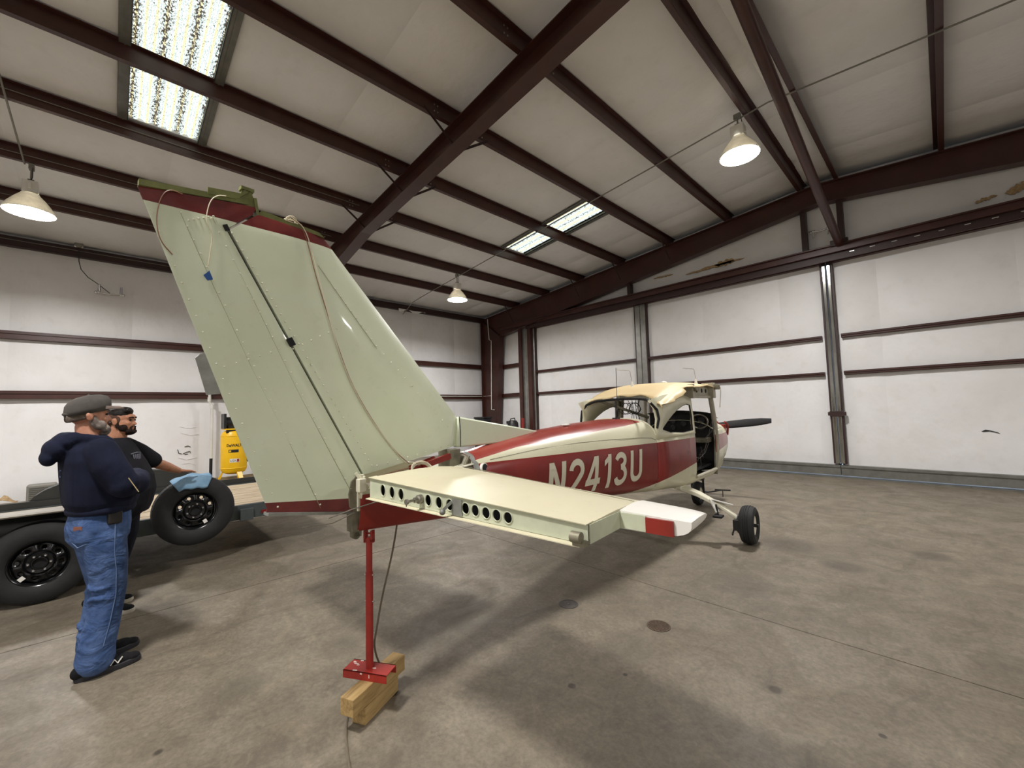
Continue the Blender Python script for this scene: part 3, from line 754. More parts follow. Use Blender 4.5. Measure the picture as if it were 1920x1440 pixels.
# rear window frame
arch = [(3.30,-.475,1.40),(3.335,-.487,1.50),(3.325,-.475,1.60),(3.24,-.44,1.675),(3.33,-.36,1.715),(3.42,-.22,1.73),(3.47,0,1.735),(3.46,.2,1.73),(3.42,.34,1.715),(3.36,.42,1.675),(3.33,.47,1.60),(3.33,.485,1.5),(3.3,.475,1.40)]
mk('rear_window_frame', MB().tube(arch, .014, 8), M['blackm'], PLN)
base = [cone_ring(3.3)[k] for k in range(2,19)]
mk('rear_window_ledge', MB().tube([(3.302,y,z+.004) for x,y,z in base], .009, 6), M['creamw'], PLN)
mk('parcel_shelf', MB().grid(lambda a,b: (3.3+.45*a, (b-.5)*.8, 1.475-.06*a-.1*(2*b-1)**2), 4, 6), M['creamw'], PLN, recalc=False, solid=.008)
mk('antenna_post', MB().tube([(3.26,-.02,1.50),(3.27,-.02,1.71)], .011, 8).box(3.22,3.32,-.05,.01,1.495,1.52), M['black'], PLN)
# roof skin, drooping over the rear window
RZ = [(3.2,1.675),(3.45,1.735),(3.6,1.785),(3.8,1.85),(4.0,1.90),(4.3,1.945),(4.8,1.965),(5.4,1.955)]
def roof(a, b):
    y = -.57+1.07*b; rear = 3.30+.27*(1-abs((y+.05)/.52)**2.2)+(.06 if y > .25 else 0)
    x = rear+(5.38-rear)*(a**1.25)
    z = interp(RZ, x)[0]-.05*(abs(y)/.55)**3
    if b < .01: y += .035*math.sin(a*31)+.03*math.sin(a*13+1); z += .02*math.sin(a*17)
    if b < .12: z -= .03*(1-a)
    if a < .01: z += .012*math.sin(b*23); x -= .03*math.sin(b*17)
    return (x, y, z)
mk('roof_skin', MB().grid(roof, 16, 20), M['tanroof'], PLN, angle=50, recalc=False, solid=.012)
# wing root structure over the door
m = MB().box(4.45,5.36,-.49,-.44,1.76,1.90).box(4.44,4.52,-.53,-.40,1.73,1.92).box(5.28,5.40,-.56,-.40,1.74,1.96)
m.box(4.5,5.3,-.52,-.48,1.735,1.775)
wrn = mk('wing_root_rib', m, M['greycream'], PLN, smooth=False, bevel=.006)
mks('rib_opening', [MB().lathe([(.03,0),(.03,.004)], (xh,-.492,1.84), (0,-1,0), 14) for xh in (4.72,4.95,5.14)], M['blackm'], PLN)
mks('spar_stub', [MB().box(5.30,5.37,-.63,-.45,1.86,1.93), MB().box(4.46,4.52,-.58,-.44,1.82,1.88)], M['dirtymetal'], PLN, smooth=False, bevel=.005)
mk('far_roof_rail', MB().box(4.3,5.38,.42,.47,1.75,1.87), M['primer_pale'], PLN, smooth=False)
# door frame posts
m = MB().tube([(5.37,-.525,.72),(5.42,-.53,1.1),(5.40,-.525,1.35),(5.33,-.50,1.78)], .035, 8); m.tube([(4.42,-.525,.73),(5.37,-.525,.72)], .02, 8)
mk('door_frame', m, M['greycream'], PLN)
mks('far_door_post', [MB().tube([(5.37,.51,1.28),(5.30,.47,1.76)], .03, 8), MB().tube([(4.44,.52,1.28),(4.45,.46,1.75)], .03, 8)], M['greycream'], PLN)
mks('cabin_brace', [MB().bar((3.45,.28,1.72),(4.0,-.1,1.50),.03,.03), MB().bar((4.4,.44,1.72),(4.36,.46,1.3),.04,.04)], M['dirtymetal'], PLN, smooth=False)
# interior
m = MB().box(3.6,5.85,-.43,.43,.755,.785).box(5.46,5.50,-.47,.47,.70,1.52).grid(lambda a,b: (5.32+.55*a, -.46+.92*b, 1.53+.04*math.sin(math.pi*b)-.1*a), 3, 8)
m.box(3.6,3.66,-.42,.42,.78,1.36).box(3.7,5.5,.42,.45,.78,1.25)
mk('cabin_interior', m, M['interior'], PLN, smooth=False)
for gy, gz, gr in ((-.32,1.42,.045),(-.2,1.42,.045),(-.32,1.30,.045),(-.2,1.30,.045),(-.06,1.36,.04),(.1,1.40,.04),(.1,1.30,.04)):
    mk('instrument_gauge', MB().lathe([(gr,0),(gr,.012),(gr*.85,.014),(gr*.85,.004),(0,.004)], (5.46,gy,gz), (-1,0,0), 18), M['gauge'], PLN)
mk('cabin_shelf', MB().box(5.2,5.46,-.46,-.05,1.10,1.16), M['dirtymetal'], PLN, smooth=False)
mk('control_yoke', MB().tube([(5.28,-.34+.12*math.cos(a),1.40+.10*math.sin(a)) for a in [R(20*i) for i in range(18)]], .012, 6, closed=True).tube([(5.28,-.34,1.40),(5.46,-.34,1.38)], .012, 6), M['steel'], PLN)
rr = random.Random(5); m = MB()
for q in range(3):
    pts = [Vector((5.36,-.50,1.30-.02*q))]; 
    for s in range(6): pts.append(Vector((5.25-.08*s+rr.uniform(-.05,.05), -.47+rr.uniform(-.02,.06), 1.15-.06*s*rr.uniform(.4,1.5))))
    m.tube(pts, .003, 5)
m.tube([(4.46,-.5,.98),(4.7,-.49,.93),(5.0,-.48,.98),(5.2,-.48,1.10),(5.25,-.48,1.25),(5.34,-.50,1.40)], .004, 5)
mk('loose_wires', m, M['cast'], PLN)
m = MB()
for q in range(5):
    cx, cy, cz = 3.75+.05*rr.uniform(-1,1), .0+.1*rr.uniform(-1,1), 1.62
    m.tube([(cx, cy+.07*math.cos(a)*rr.uniform(.9,1.1), cz+.07*math.sin(a)) for a in [R(24*i) for i in range(16)]], .004, 5)
for q in range(4): m.tube([(3.75,.0+.05*q-.1,1.72),(3.76+.03*q,.03*q-.05,1.6),(3.74,.04*q-.1,1.47-.02*q)], .004, 5)
mk('dangling_wires', m, M['blackm'], PLN)
m = MB().tube([(5.36,-.56,1.93),(5.5,-.60,1.90),(5.52,-.60,1.82),(5.50,-.58,1.60)], .005, 5); mk('pitot_line', m, M['wirew'], PLN)

# ---- cowling, spinner and propeller
CW = [(5.35,.585,1.42,.525,3.5),(5.9,.60,1.41,.50,3.2),(6.25,.65,1.39,.465,3),(6.55,.72,1.36,.42,2.8),(6.72,.80,1.32,.36,2.6)]
def ring2(x, zb, zt, w_, n, N=32):
    c0 = (zb+zt)/2; h = (zt-zb)/2; pts = []
    for k in range(N):
        a = 2*math.pi*k/N; c, s = math.cos(a), math.sin(a)
        pts.append((x, w_*math.copysign(abs(c)**(2/n),c), c0+h*math.copysign(abs(s)**(2/n),s)))
    return pts
m = MB().loft([ring2(*r) for r in CW[1:]], c1=True); 
mk('cowling', m, M['fus'], PLN, angle=45)
mk('boot_cowl_top', MB().grid(lambda a,b: (5.42+.5*a, -.49+.98*b, 1.28+.14*math.sin(math.pi*b)**.6), 3, 12), M['fus'], PLN, recalc=False, solid=.006)
mk('nose_bowl', MB().lathe([(.30,6.70),(.27,6.78),(.20,6.83),(.0,6.84)], (0,0,1.17), (1,0,0), 28), M['redp'], PLN)
mk('exhaust_stack', MB().tube([(6.2,-.25,.72),(6.3,-.27,.60),(6.28,-.27,.50)], .03, 10), M['dirtymetal'], PLN)
mk('engine_intake', MB().box(6.60,6.74,-.36,-.22,1.16,1.30).tube([(6.5,-.40,1.35),(6.66,-.41,1.28),(6.7,-.38,1.12)], .02, 8), M['redp'], PLN, smooth=False, bevel=.01)
mk('spinner', MB().lathe([(.15,6.86),(.15,6.92),(.135,7.02),(.09,7.12),(.0,7.18)], (0,0,1.25), (1,0,0), 24), M['creamw'], PLN)
def blade(sg):
    rings = []
    for t, wd, th, tw in ((.08,.05,.05,.9),(.2,.065,.032,.75),(.4,.075,.022,.5),(.65,.072,.016,.33),(.85,.062,.011,.25),(1.0,.040,.006,.2)):
        y = -sg*t*1.01; z = 1.25+sg*t*.10; u = Vector((math.sin(tw), 0, math.cos(tw)*sg)); v = Vector((math.cos(tw)*sg, 0, -math.sin(tw)))
        rings.append([Vector((6.95,y,z))+u*wd*math.cos(2*math.pi*k/12)+v*th*math.sin(2*math.pi*k/12) for k in range(12)])
    return MB().loft(rings, True, True)
for sg in (1, -1): mk('propeller_blade', blade(sg), M['blackm'], PLN)

# ---- fin, rudder, dorsal fin
def surf(rows, nchord, prof):
    """rows: list of (front xz, rear xz, half thickness); prof(c)->0..1; returns closed lofted surface"""
    rings = []
    for fr, re, th in rows:
        up, lo = [], []
        for k in range(nchord+1):
            c = k/nchord; x = fr[0]+(re[0]-fr[0])*c; z = fr[1]+(re[1]-fr[1])*c; y = th*prof(c)
            up.append((x,-y,z)); lo.append((x,y,z))
        rings.append(up+lo[::-1])
    return MB().loft(rings, True, True)
L0, L1 = (.82,1.60), (-.095,2.565); H0, H1 = (.085,1.295), (-.575,2.497)
lerp = lambda a, b, t: (a[0]+(b[0]-a[0])*t, a[1]+(b[1]-a[1])*t)
fp = lambda c: min(1, (c/.45)**.5)*(1-.25*max(0,c-.45)/.55)
rows = [((.80,1.40), H0, .05), ((.822,1.50), lerp(H0,H1,.04), .05)]+[(lerp(L0,L1,t), lerp(H0,H1,.08+.92*t/.955), .05-.018*t) for t in (0,.2,.4,.6,.8,.955)]+[((-.105,2.578),(-.478,2.592),.03),((-.13,2.598),(-.455,2.612),.026)]
mk('vertical_fin', surf(rows, 14, fp), M['fin'], PLN, angle=40)
rp_ = lambda c: (1-.93*c)*(1 if c > .001 else .8)
G0, G1 = (.075,1.297), (-.588,2.497); E0, E1 = (-.395,1.195), (-.868,2.52)
rows = [((.045,1.10),(-.40,1.18),.035)]+[(lerp(G0,G1,t), lerp(E0,E1,t), .036-.012*t) for t in (0.0,.25,.5,.75,1.0)]+[((-.482,2.603),(-.882,2.555),.024),((-.462,2.645),(-.892,2.588),.022)]
mk('rudder', surf(rows, 10, rp_), M['fin'], PLN, angle=40)
mk('rudder_gap', MB().bar((.075,0,1.30),(-.585,0,2.495),.03,.006), M['blackm'], PLN, smooth=False)
mk('rudder_bottom_strip', MB().bar((.03,0,1.095),(-.40,0,1.172),.06,.014), M['alu'], PLN, smooth=False)
mk('trim_tab', MB().prism([(-.688,1.895),(-.672,1.915),(-.645,1.92),(-.588,1.742),(-.645,1.735)], lambda a,b,t: (a,t,b), -.002, .002), M['alu'], PLN, smooth=False)
m = MB().prism([(.80,1.385),(.822,1.60),(1.3,1.525),(1.78,1.445),(1.3,1.38)], lambda a,b,t: (a,t,b), -.022, .022)
mk('dorsal_fin', m, M['fin'], PLN, bevel=.012)
mk('fin_seam', MB().tube([(.823,-.036,1.39),(.826,-.034,1.5),(.83,-.02,1.6)], .003, 5), M['blackm'], PLN)
P = fin_px(540,643); mk('hinge_notch', MB().obox((P.x,-.036,P.z), (.010,0,-.018), (0,.006,0), (.012,0,.0068)), M['blackm'], PLN, smooth=False)
P = fin_px(421,430); mk('hinge_notch', MB().obox((P.x,-.026,P.z), (.006,0,-.012), (0,.005,0), (.008,0,.004)), M['blackm'], PLN, smooth=False)
# exposed ribs at the tip
m = MB().prism([(-.89,2.586),(-.50,2.648),(-.50,2.672),(-.89,2.612)], lambda a,b,t: (a,t,b), -.016, .016)
m.prism([(-.455,2.613),(-.13,2.598),(-.16,2.618),(-.44,2.64)], lambda a,b,t: (a,t,b), -.018, .018)
mk('tip_flange', m, M['primer'], PLN, smooth=False)
m = MB().prism([(-.66,2.638),(-.55,2.655),(-.50,2.705),(-.515,2.715),(-.53,2.69),(-.66,2.668)], lambda a,b,t: (a,t,b), -.02, -.014)
m.prism([(-.54,2.645),(-.455,2.64),(-.49,2.725),(-.52,2.73)], lambda a,b,t: (a,t,b), -.012, .012); m.box(-.53,-.475,-.02,.02,2.715,2.73)
m.bar((-.455,0,2.60),(-.47,0,2.69),.04,.012,up=(1,0,0))
mk('tip_bracket', m, M['primer'], PLN, smooth=False)
# rivets
m = MB()
def rivets(px, n, th=.045, r=.0052, seed=0):
    a, b = fin_px(*px[0]), fin_px(*px[1])
    for k in range(n):
        t = k/(n-1); p = a+(b-a)*t
        m.lathe([(r,0),(r*.75,r*.5),(0,r*.75)], (p.x,-rivet_y(p.x,p.z),p.z), (0,-1,0), 6)
def rivet_y(x, z):
    t = max(0, min(1, (z-1.3)/1.2)); hx = H0[0]+(H1[0]-H0[0])*t
    if x > hx:   # fin
        tt = max(0,min(1,(z-1.6)/.965)); lx = L0[0]+(L1[0]-L0[0])*tt; c = max(0,min(1,(lx-x)/max(.05,lx-hx))); return (.05-.018*tt)*fp(c)
    ex = E0[0]+(E1[0]-E0[0])*t; c = max(0,min(1,(hx-x)/max(.05,hx-ex))); return (.036-.012*t)*rp_(c)
for pts, n in ((((338,400),(597,945)),26),(((395,412),(652,915)),24),(((432,440),(690,872)),34),(((470,452),(600,690)),0),(((592,500),(700,650)),12),(((500,650),(420,686)),0),(((640,612),(545,655)),7),(((505,662),(420,688)),5),(((285,400),(520,950)),20),(((700,650),(835,800)),12),(((662,882),(848,828)),0),(((700,872),(850,830)),10),(((352,415),(398,408)),6)):
    if n: rivets(pts, n)
o = mk('rivets', m, M['rivet'], PLN); o['kind'] = 'stuff'
m = MB()
def crease(px, r=.0011):
    P = [fin_px(*q) for q in px]; m.tube([(p.x,-rivet_y(p.x,p.z)-.0005,p.z) for p in P], r, 4)
for pts in (((336,398),(400,540),(470,690),(535,820),(598,952)),((396,410),(470,560),(560,745),(655,925)),((590,498),(640,570),(700,655))): crease(pts)
mk('skin_laps', m, M['lap'], PLN)
p = fin_px(389,519); mk('blue_tape', MB().prism([(-.018,.0),(.003,.025),(.018,-.012),(-.003,-.02)], lambda a,b,t: (p.x+a,-rivet_y(p.x,p.z)-.003+t,p.z+b), -.001, .001), paint('blue_tape', srgb(38,84,150), .6), PLN, smooth=False)
# wires hanging over the fin
def wire(name, px, mat, r=.0021, off=.008):
    P = [fin_px(*q) for q in px]
    # smooth by midpoint subdivision
    pts = [Vector((p.x, -max(.006, rivet_y(p.x,p.z))-off, p.z)) for p in P]
    for _ in range(2):
        q = [pts[0]]
        for a, b in zip(pts, pts[1:]): q += [a*.75+b*.25, a*.25+b*.75]
        pts = q+[pts[-1]]
    return mk(name, MB().tube(pts, r, 6), mat, PLN)
wire('brown_wire', [(340,367),(318,357),(303,366),(293,395),(292,425),(300,455),(322,479)], M['wirer'])
wire('white_wire', [(420,372),(405,370),(392,378),(385,400),(384,420),(396,445),(392,470),(388,500)], M['wirew'])
wire('antenna_cable', [(545,416),(560,428),(572,460),(582,510),(600,570),(622,640),(650,720),(690,790),(730,845),(757,868)], M['wirer'], .0023)
wire('antenna_cable', [(545,416),(566,432),(580,480),(594,540),(612,610),(636,690),(672,765),(716,828),(748,866)], M['wirew'], .0025, .012)
m = MB()
for q in range(4):
    c0 = fin_px(545,416); m.tube([(c0.x+.035*math.cos(a)*(1-.1*q), -.01+.015*math.sin(a+q), c0.z+.012*math.sin(a)+.003*q) for a in [R(30*i) for i in range(12)]], .0025, 5, closed=True)
mk('wire_bundle', m, M['wirew'], PLN)
m = MB(); rr = random.Random(9)
for q in range(7):
    m.tube([(.42+.075*math.cos(a)+rr.uniform(-.006,.006), -.13+.03*math.sin(a)+rr.uniform(-.004,.004), 1.285+.045*math.sin(a)+.003*q-.01) for a in [R(20*i) for i in range(18)]], .0035, 5, closed=True)
mk('wire_coil', m, M['wirew'], PLN)
mk('control_cable', MB().tube([(.12,-.05,1.27),(.3,-.09,1.30),(.42,-.11,1.315)], .003, 5), M['wirer'], PLN)

# ---- horizontal stabilizer
def stab(sg):
    drop = lambda y: -.034*(y-.19) if sg < 0 else .034*(y-.19)
    top = lambda y: 1.305+drop(y)
    lex = lambda y: .73-.22*(y-.15)/1.5
    def sect(y, te, thk, N=14):
        le = lex(y); zc = top(y)-thk/2; pts = []
        for k in range(N+1):        # upper, from TE to LE
            c = k/N; x = te+(le-te)*c; e = max(0,1-max(0,(c-.35)/.65)**2.4)**.5; pts.append((x, sg*y, zc+thk/2*e*(.96+.16*math.sin(math.pi*min(1,c*1.1)))))
        for k in range(N-1,-1,-1):
            c = k/N; x = te+(le-te)*c; e = max(0,1-max(0,(c-.35)/.65)**2.4)**.5; pts.append((x, sg*y, zc-thk/2*e))
        return pts
    st = MB().loft([sect(y, .05, .105-.04*(y-.12)/1.4) for y in (.205,.4,.7,1.0,1.3,1.5)], True, True)
    # open the rear: drop cap faces is not needed, the spar sits just behind the skin
    mk('stabilizer', st, M['stab'], PLN, angle=50)
    m = MB().loft([sect(y, .25, t) for y, t in ((1.5,.066),(1.58,.063),(1.62,.061))]+[[(x-(x-.25)*.34*(1-math.cos(q))**1.35, yy, z) for x,yy,z in sect(1.62+.132*math.sin(q), .25, .061*max(.08,math.cos(q)**.6))] for q in [R(d) for d in (15,28,40,52,63,73,82,89)]], True, True)
    mk('stabilizer_tip', m, [M['tipwhite']], PLN, angle=60)
    # rear spar with lightening holes
    ys = [abs(spar_px(u,v).y) for u, v in ((728,914),(745,918),(762,922),(813,931),(833,936),(853,941),(883,944),(901,948),(921,951),(941,955),(962,959))]
    zt = lambda y: top(y)-.004; ht = lambda y: .105-.04*(y-.12)/1.4-.004
    m = MB(); X = .022; edges = [.125]; cells = []
    for k, y in enumerate(ys):
        hw = .0275; cells.append((y-hw, y+hw))
    P = lambda y, b: (X, sg*y, zt(y)-ht(y)*(.5-.5*b))
    prev = .21
    for (a, b) in cells:
        if a > prev+.001: m.grid(lambda s,t,a=a,prev=prev: P(prev+(a-prev)*s, 2*t-1), 1, 1)
        y0, y1 = max(a, prev), b
        m.holecell(lambda s,t,y0=y0,y1=y1: P((y0+y1)/2+(y1-y0)/2*s, t*1.0), (.78,.60), 24)
        prev = b
    m.grid(lambda s,t: P(prev+(1.5-prev)*s, 2*t-1), 6, 1)
    mk('rear_spar', m, M['primer_pale'], PLN, recalc=False, smooth=False, solid=.003)
    mk('spar_recess', MB().loft([[(.046, sg*y, zt(y)-.002), (.046, sg*y, zt(y)-ht(y)+.002)] for y in (.21,1.49)], closed=False), M['blackm'], PLN, smooth=False)
    for (a, b) in cells:
        y = (a+b)/2
        mk('hole_rim', MB().tube([(X-.003, sg*(y+(b-a)/2*.80*math.cos(q)), P(y,0)[2]+ht(y)/2*.62*math.sin(q)) for q in [2*math.pi*i/18 for i in range(18)]], .0022, 5, closed=True), M['primer_pale'], PLN)
    # skin lips
    m = MB().loft([[(.06,sg*y,top(y)+.002),(.012,sg*y,top(y)+.000),(.012,sg*y,top(y)-.003),(.06,sg*y,top(y)-.002)] for y in (.208,.5,1.0,1.5)], True, True)
    m.loft([[(.06,sg*y,zt(y)-ht(y)+.002),(-.004,sg*y,zt(y)-ht(y)-.004),(-.004,sg*y,zt(y)-ht(y)-.007),(.06,sg*y,zt(y)-ht(y)-.002)] for y in (.208,.5,1.0,1.48)], True, True)
    mk('skin_lip', m, M['stab'], PLN, smooth=False)
    # outboard rib and tip closing faces
    mk('end_rib', MB().prism([(.03,zt(1.5)-ht(1.5)),(.25,zt(1.5)-ht(1.5)+.002),(.25,zt(1.5)),(.03,zt(1.5))], lambda a,b,t: (a,sg*t,b), 1.498, 1.504), M['primer_pale'], PLN, smooth=False)
    mk('tip_closing_plate', MB().box(.243,.249,sg*1.505,sg*1.60,top(1.55)-.06,top(1.55)-.006), M['primer_pale'], PLN, smooth=False)
    mk('red_tip_plate', MB().box(.240,.249,sg*1.60,sg*1.695,top(1.65)-.058,top(1.65)-.007), M['redp'], PLN, smooth=False)
    # fittings on the spar
    y = abs(spar_px(800,925).y); m = MB().lathe([(.02,0),(.02,.02),(.012,.024),(.012,.04),(.006,.04),(.006,.075),(.012,.075),(.012,.085)], (.02,sg*y,P(y,0)[2]), (-1,0,0), 12)
    m.tube([(-.06,sg*y,P(y,0)[2]),(-.062,sg*(y-.0),P(y,0)[2]-.02)], .003, 5)
    mk('hinge_bolt', m, M['steel'], PLN)
    y = abs(spar_px(856,945).y); m = MB().bar((.01,sg*(y+.012),P(y,.4)[2]),(-.02,sg*(y-.02),P(y,-.6)[2]),.012,.012).ball((-.02,sg*(y-.01),P(y,-.55)[2]),.013).box(.014,.02,sg*(y+.01),sg*(y+.07),P(y,-.9)[2],P(y,.7)[2])
    mk('hinge_bracket', m, M['alu'], PLN, smooth=False)
    mk('end_hinge', MB().lathe([(.018,0),(.018,.035)], (-.005,sg*1.455,zt(1.46)-ht(1.46)*.6), (0,sg,0), 14).box(-.004,.03,sg*1.455,sg*1.50,zt(1.47)-ht(1.47)-.004,zt(1.47)-ht(1.47)+.012), M['dirtymetal'], PLN)
stab(-1); stab(1)
mk('stabilizer_leading_seam', MB().tube([(.58-.15*(y-.15),-y,1.3115-.034*(y-.19)+.001) for y in (.3,.7,1.1,1.5)], .0015, 4), M['dirtymetal'], PLN)
# tail post fittings
m = MB().box(.045,.085,-.045,-.02,1.10,1.30).bar((.06,-.05,1.17),(.075,-.06,1.29),.03,.012).bar((.04,-.03,1.31),(.10,-.06,1.22),.02,.02).box(.03,.07,-.09,-.05,1.21,1.28)
mk('tail_post_fitting', m, M['creamw'], PLN, smooth=False, bevel=.003)
m = MB().prism([(0,1.10),(.06,1.11),(.05,1.28),(.02,1.30),(-.02,1.27),(-.035,1.2),(-.03,1.13)], lambda a,b,t: (a+.03,t,b), -.034, -.012)
mk('rudder_horn_cover', m, M['dirtymetal'], PLN, bevel=.006)
mk('rudder_cable', MB().tube([(-.12,-.05,1.10),(.0,-.07,1.125),(.12,-.10,1.145)], .0035, 5).tube([(-.25,-.04,1.08),(-.1,-.05,1.07),(.02,-.05,1.10)], .003, 5).ball((.13,-.10,1.147),.008), M['steel'], PLN)
mk('tie_down_skid', MB().box(.03,.085,-.018,.018,.955,1.10).lathe([(.022,-.018),(.022,.018)], (.055,0,.965), (0,1,0), 12), M['dirtymetal'], PLN, smooth=False, bevel=.004)
# side hole
hx, hz = .93, 1.235; hy = cone_y(hx, hz)
mk('side_port', MB().lathe([(.038,-.03),(.038,.006),(.032,.007),(.032,-.03)], (hx,-hy+.002,hz), (.18,-1,0.1), 20, caps=False), M['tipwhite'], PLN)
mk('side_port_dark', MB().lathe([(.033,.0),(.033,.004)], (hx,-hy-.001,hz), (.18,-1,.1), 20), M['blackm'], PLN)
# spine details
mk('spine_light', MB().ball((2.15,-.05,1.485), (.06,.025,.012)), M['tipwhite'], PLN)
P = fin_px(1152,750); mk('whip_antenna', MB().tube([(3.30,-.02,1.715),(3.31,-.02,2.10)], .0035, 6).lathe([(.012,0),(.008,.03)], (3.30,-.02,1.715), n=10), M['blackm'], PLN)
for bx, by, bz in ((4.05,.12,1.90),(5.2,-.35,1.95)):
    m = MB().lathe([(.025,0),(.02,.02),(.008,.07),(.006,.08)], (bx,by,bz), n=12); mk('antenna_base', m, M['tipwhite'], PLN)
    mk('bent_antenna', MB().tube([(bx,by,bz+.07),(bx-.05,by,bz+.20),(bx-.08,by,bz+.215),(bx-.30,by+.08,bz+.22)], .003, 6), M['steel'], PLN)
mk('roof_vent', MB().ball((4.6,-.1,1.968), (.06,.04,.02)), M['tipwhite'], PLN)
# skin seam along the stripe and belly laps
def seam(name, pts, r=.0022):
    return mk(name, MB().tube([(x,-(cone_y(x,z) if x < 3.3 else cab_y(x,z))-.001,z) for x, z in pts], r, 4), M['dirtymetal'], PLN)
seam('skin_seam', [(1.0,1.288),(1.5,1.322),(2.0,1.335),(2.5,1.33),(3.0,1.315),(3.2,1.30),(3.28,1.275)])
seam('skin_seam', [(3.35,1.30),(3.6,1.31),(3.78,1.315),(3.84,1.30),(3.85,1.24),(3.85,1.0),(3.83,.80),(3.76,.68)])
seam('skin_seam', [(3.3,.86),(3.28,.78),(3.2,.72)])
m = MB()
for k in range(46):
    x = 1.0+k*.05; z = (1.284+(x-1.0)*.068 if x < 1.5 else 1.318+.0*(x-1.5)); m.lathe([(.004,0),(.0,.003)], (x,-cone_y(x,z)-.001,z), (0,-1,.3), 5)
o = mk('seam_rivets', m, M['creamw'], PLN); o['kind'] = 'stuff'
# registration
def text_mesh(s, size, offset=0.0, sp=1.0):
    cu = bpy.data.curves.new('txt','FONT'); cu.body = s; cu.size = size; cu.offset = offset; cu.space_character = sp; cu.resolution_u = 6; cu.fill_mode = 'FRONT'
    ob = bpy.data.objects.new('txt', cu); COL.objects.link(ob)
    bpy.context.view_layer.update()
    me = bpy.data.meshes.new_from_object(ob.evaluated_get(bpy.context.evaluated_depsgraph_get()))
    bpy.data.objects.remove(ob, do_unlink=True)
    return me
def lettering(name, s, size, fn, mat, parent, offset=0.0, sp=1.0, w=None, h=None, cuts=0, origin_norm=True):
    me = text_mesh(s, size, offset, sp)
    bm = bmesh.new(); bm.from_mesh(me)
    if cuts:
        bmesh.ops.triangulate(bm, faces=bm.faces)
        for q in range(cuts):
            es = [e for e in bm.edges if e.calc_length() > size*.22]
            if es: bmesh.ops.subdivide_edges(bm, edges=es, cuts=1); bmesh.ops.triangulate(bm, faces=bm.faces)
    xs = [v.co.x for v in bm.verts]; ys = [v.co.y for v in bm.verts]
    x0, x1, y0, y1 = min(xs), max(xs), min(ys), max(ys)
    for v in bm.verts: v.co = Vector(fn((v.co.x-x0)/(x1-x0), (v.co.y-y0)/(y1-y0)))
    bm.to_mesh(me); bm.free(); me.materials.clear(); me.materials.append(mat); me.name = name
    o = link(bpy.data.objects.new(name, me), parent); return o
def ribbon(m, pts, s, base, mode='n'):
    L, Rr = [], []
    n = len(pts)
    for i, p in enumerate(pts):
        q0, q1 = pts[max(0,i-1)], pts[min(n-1,i+1)]; d = Vector((q1[0]-q0[0], q1[1]-q0[1])).normalized()
        nx, nz = (-d.y*s/2, d.x*s/2) if mode == 'n' else ((s/2,0) if mode == 'h' else (0,s/2))
        L.append((p[0]+nx, p[1]+nz)); Rr.append((p[0]-nx, p[1]-nz))
    def W(a, b):
        z = .893+b; x = base+a+.10*(b-.155); return (x, -cone_y(x, z)-.0035, z)
    m.loft([[W(*l), W(*r)] for l, r in zip(L, Rr)], closed=False)
def seg(a, b, n=6): return [(a[0]+(b[0]-a[0])*i/n, a[1]+(b[1]-a[1])*i/n) for i in range(n+1)]
def arc(cx, cz, rx, rz, a0, a1, n=16): return [(cx+rx*math.cos(R(a0+(a1-a0)*i/n)), cz+rz*math.sin(R(a0+(a1-a0)*i/n))) for i in range(n+1)]
SW = .053; HH = .31
GL = {'N': (1.555, [(seg((.026,0),(.026,HH)),'h'),(seg((.176,0),(.176,HH)),'h'),(seg((.030,HH),(.172,0)),'h')]),
      '2': (1.80, [(arc(.102,.218,.076,.069,178,-38)+seg((.162,.1755),(.03,.030))[1:],'n'),(seg((0,.022),(.195,.022)),'v')]),
      '4': (2.035, [(seg((.150,0),(.150,HH)),'h'),(seg((.0,.088),(.208,.088)),'v'),(seg((.138,HH),(.022,.088)),'h')]),
      '1': (2.29, [(seg((.095,0),(.095,HH)),'h'),(seg((.095,.283),(.015,.232)),'v')]),
      '3': (2.475, [(arc(.094,.230,.074,.057,165,-88),'n'),(arc(.098,.097,.082,.074,88,-165),'n')]),
      'U': (2.745, [(seg((.026,HH),(.026,.095))+arc(.108,.097,.082,.074,180,360)[1:]+seg((.190,.097),(.190,HH))[1:],'n')])}
for ch, (bx_, strokes) in GL.items():
    m = MB()
    for pts, mode in strokes: ribbon(m, pts, SW, bx_, mode)
    mk('registration_letter', m, M['creamw'], PLN, recalc=False)['label'] = 'cream letter %s of the registration' % ch

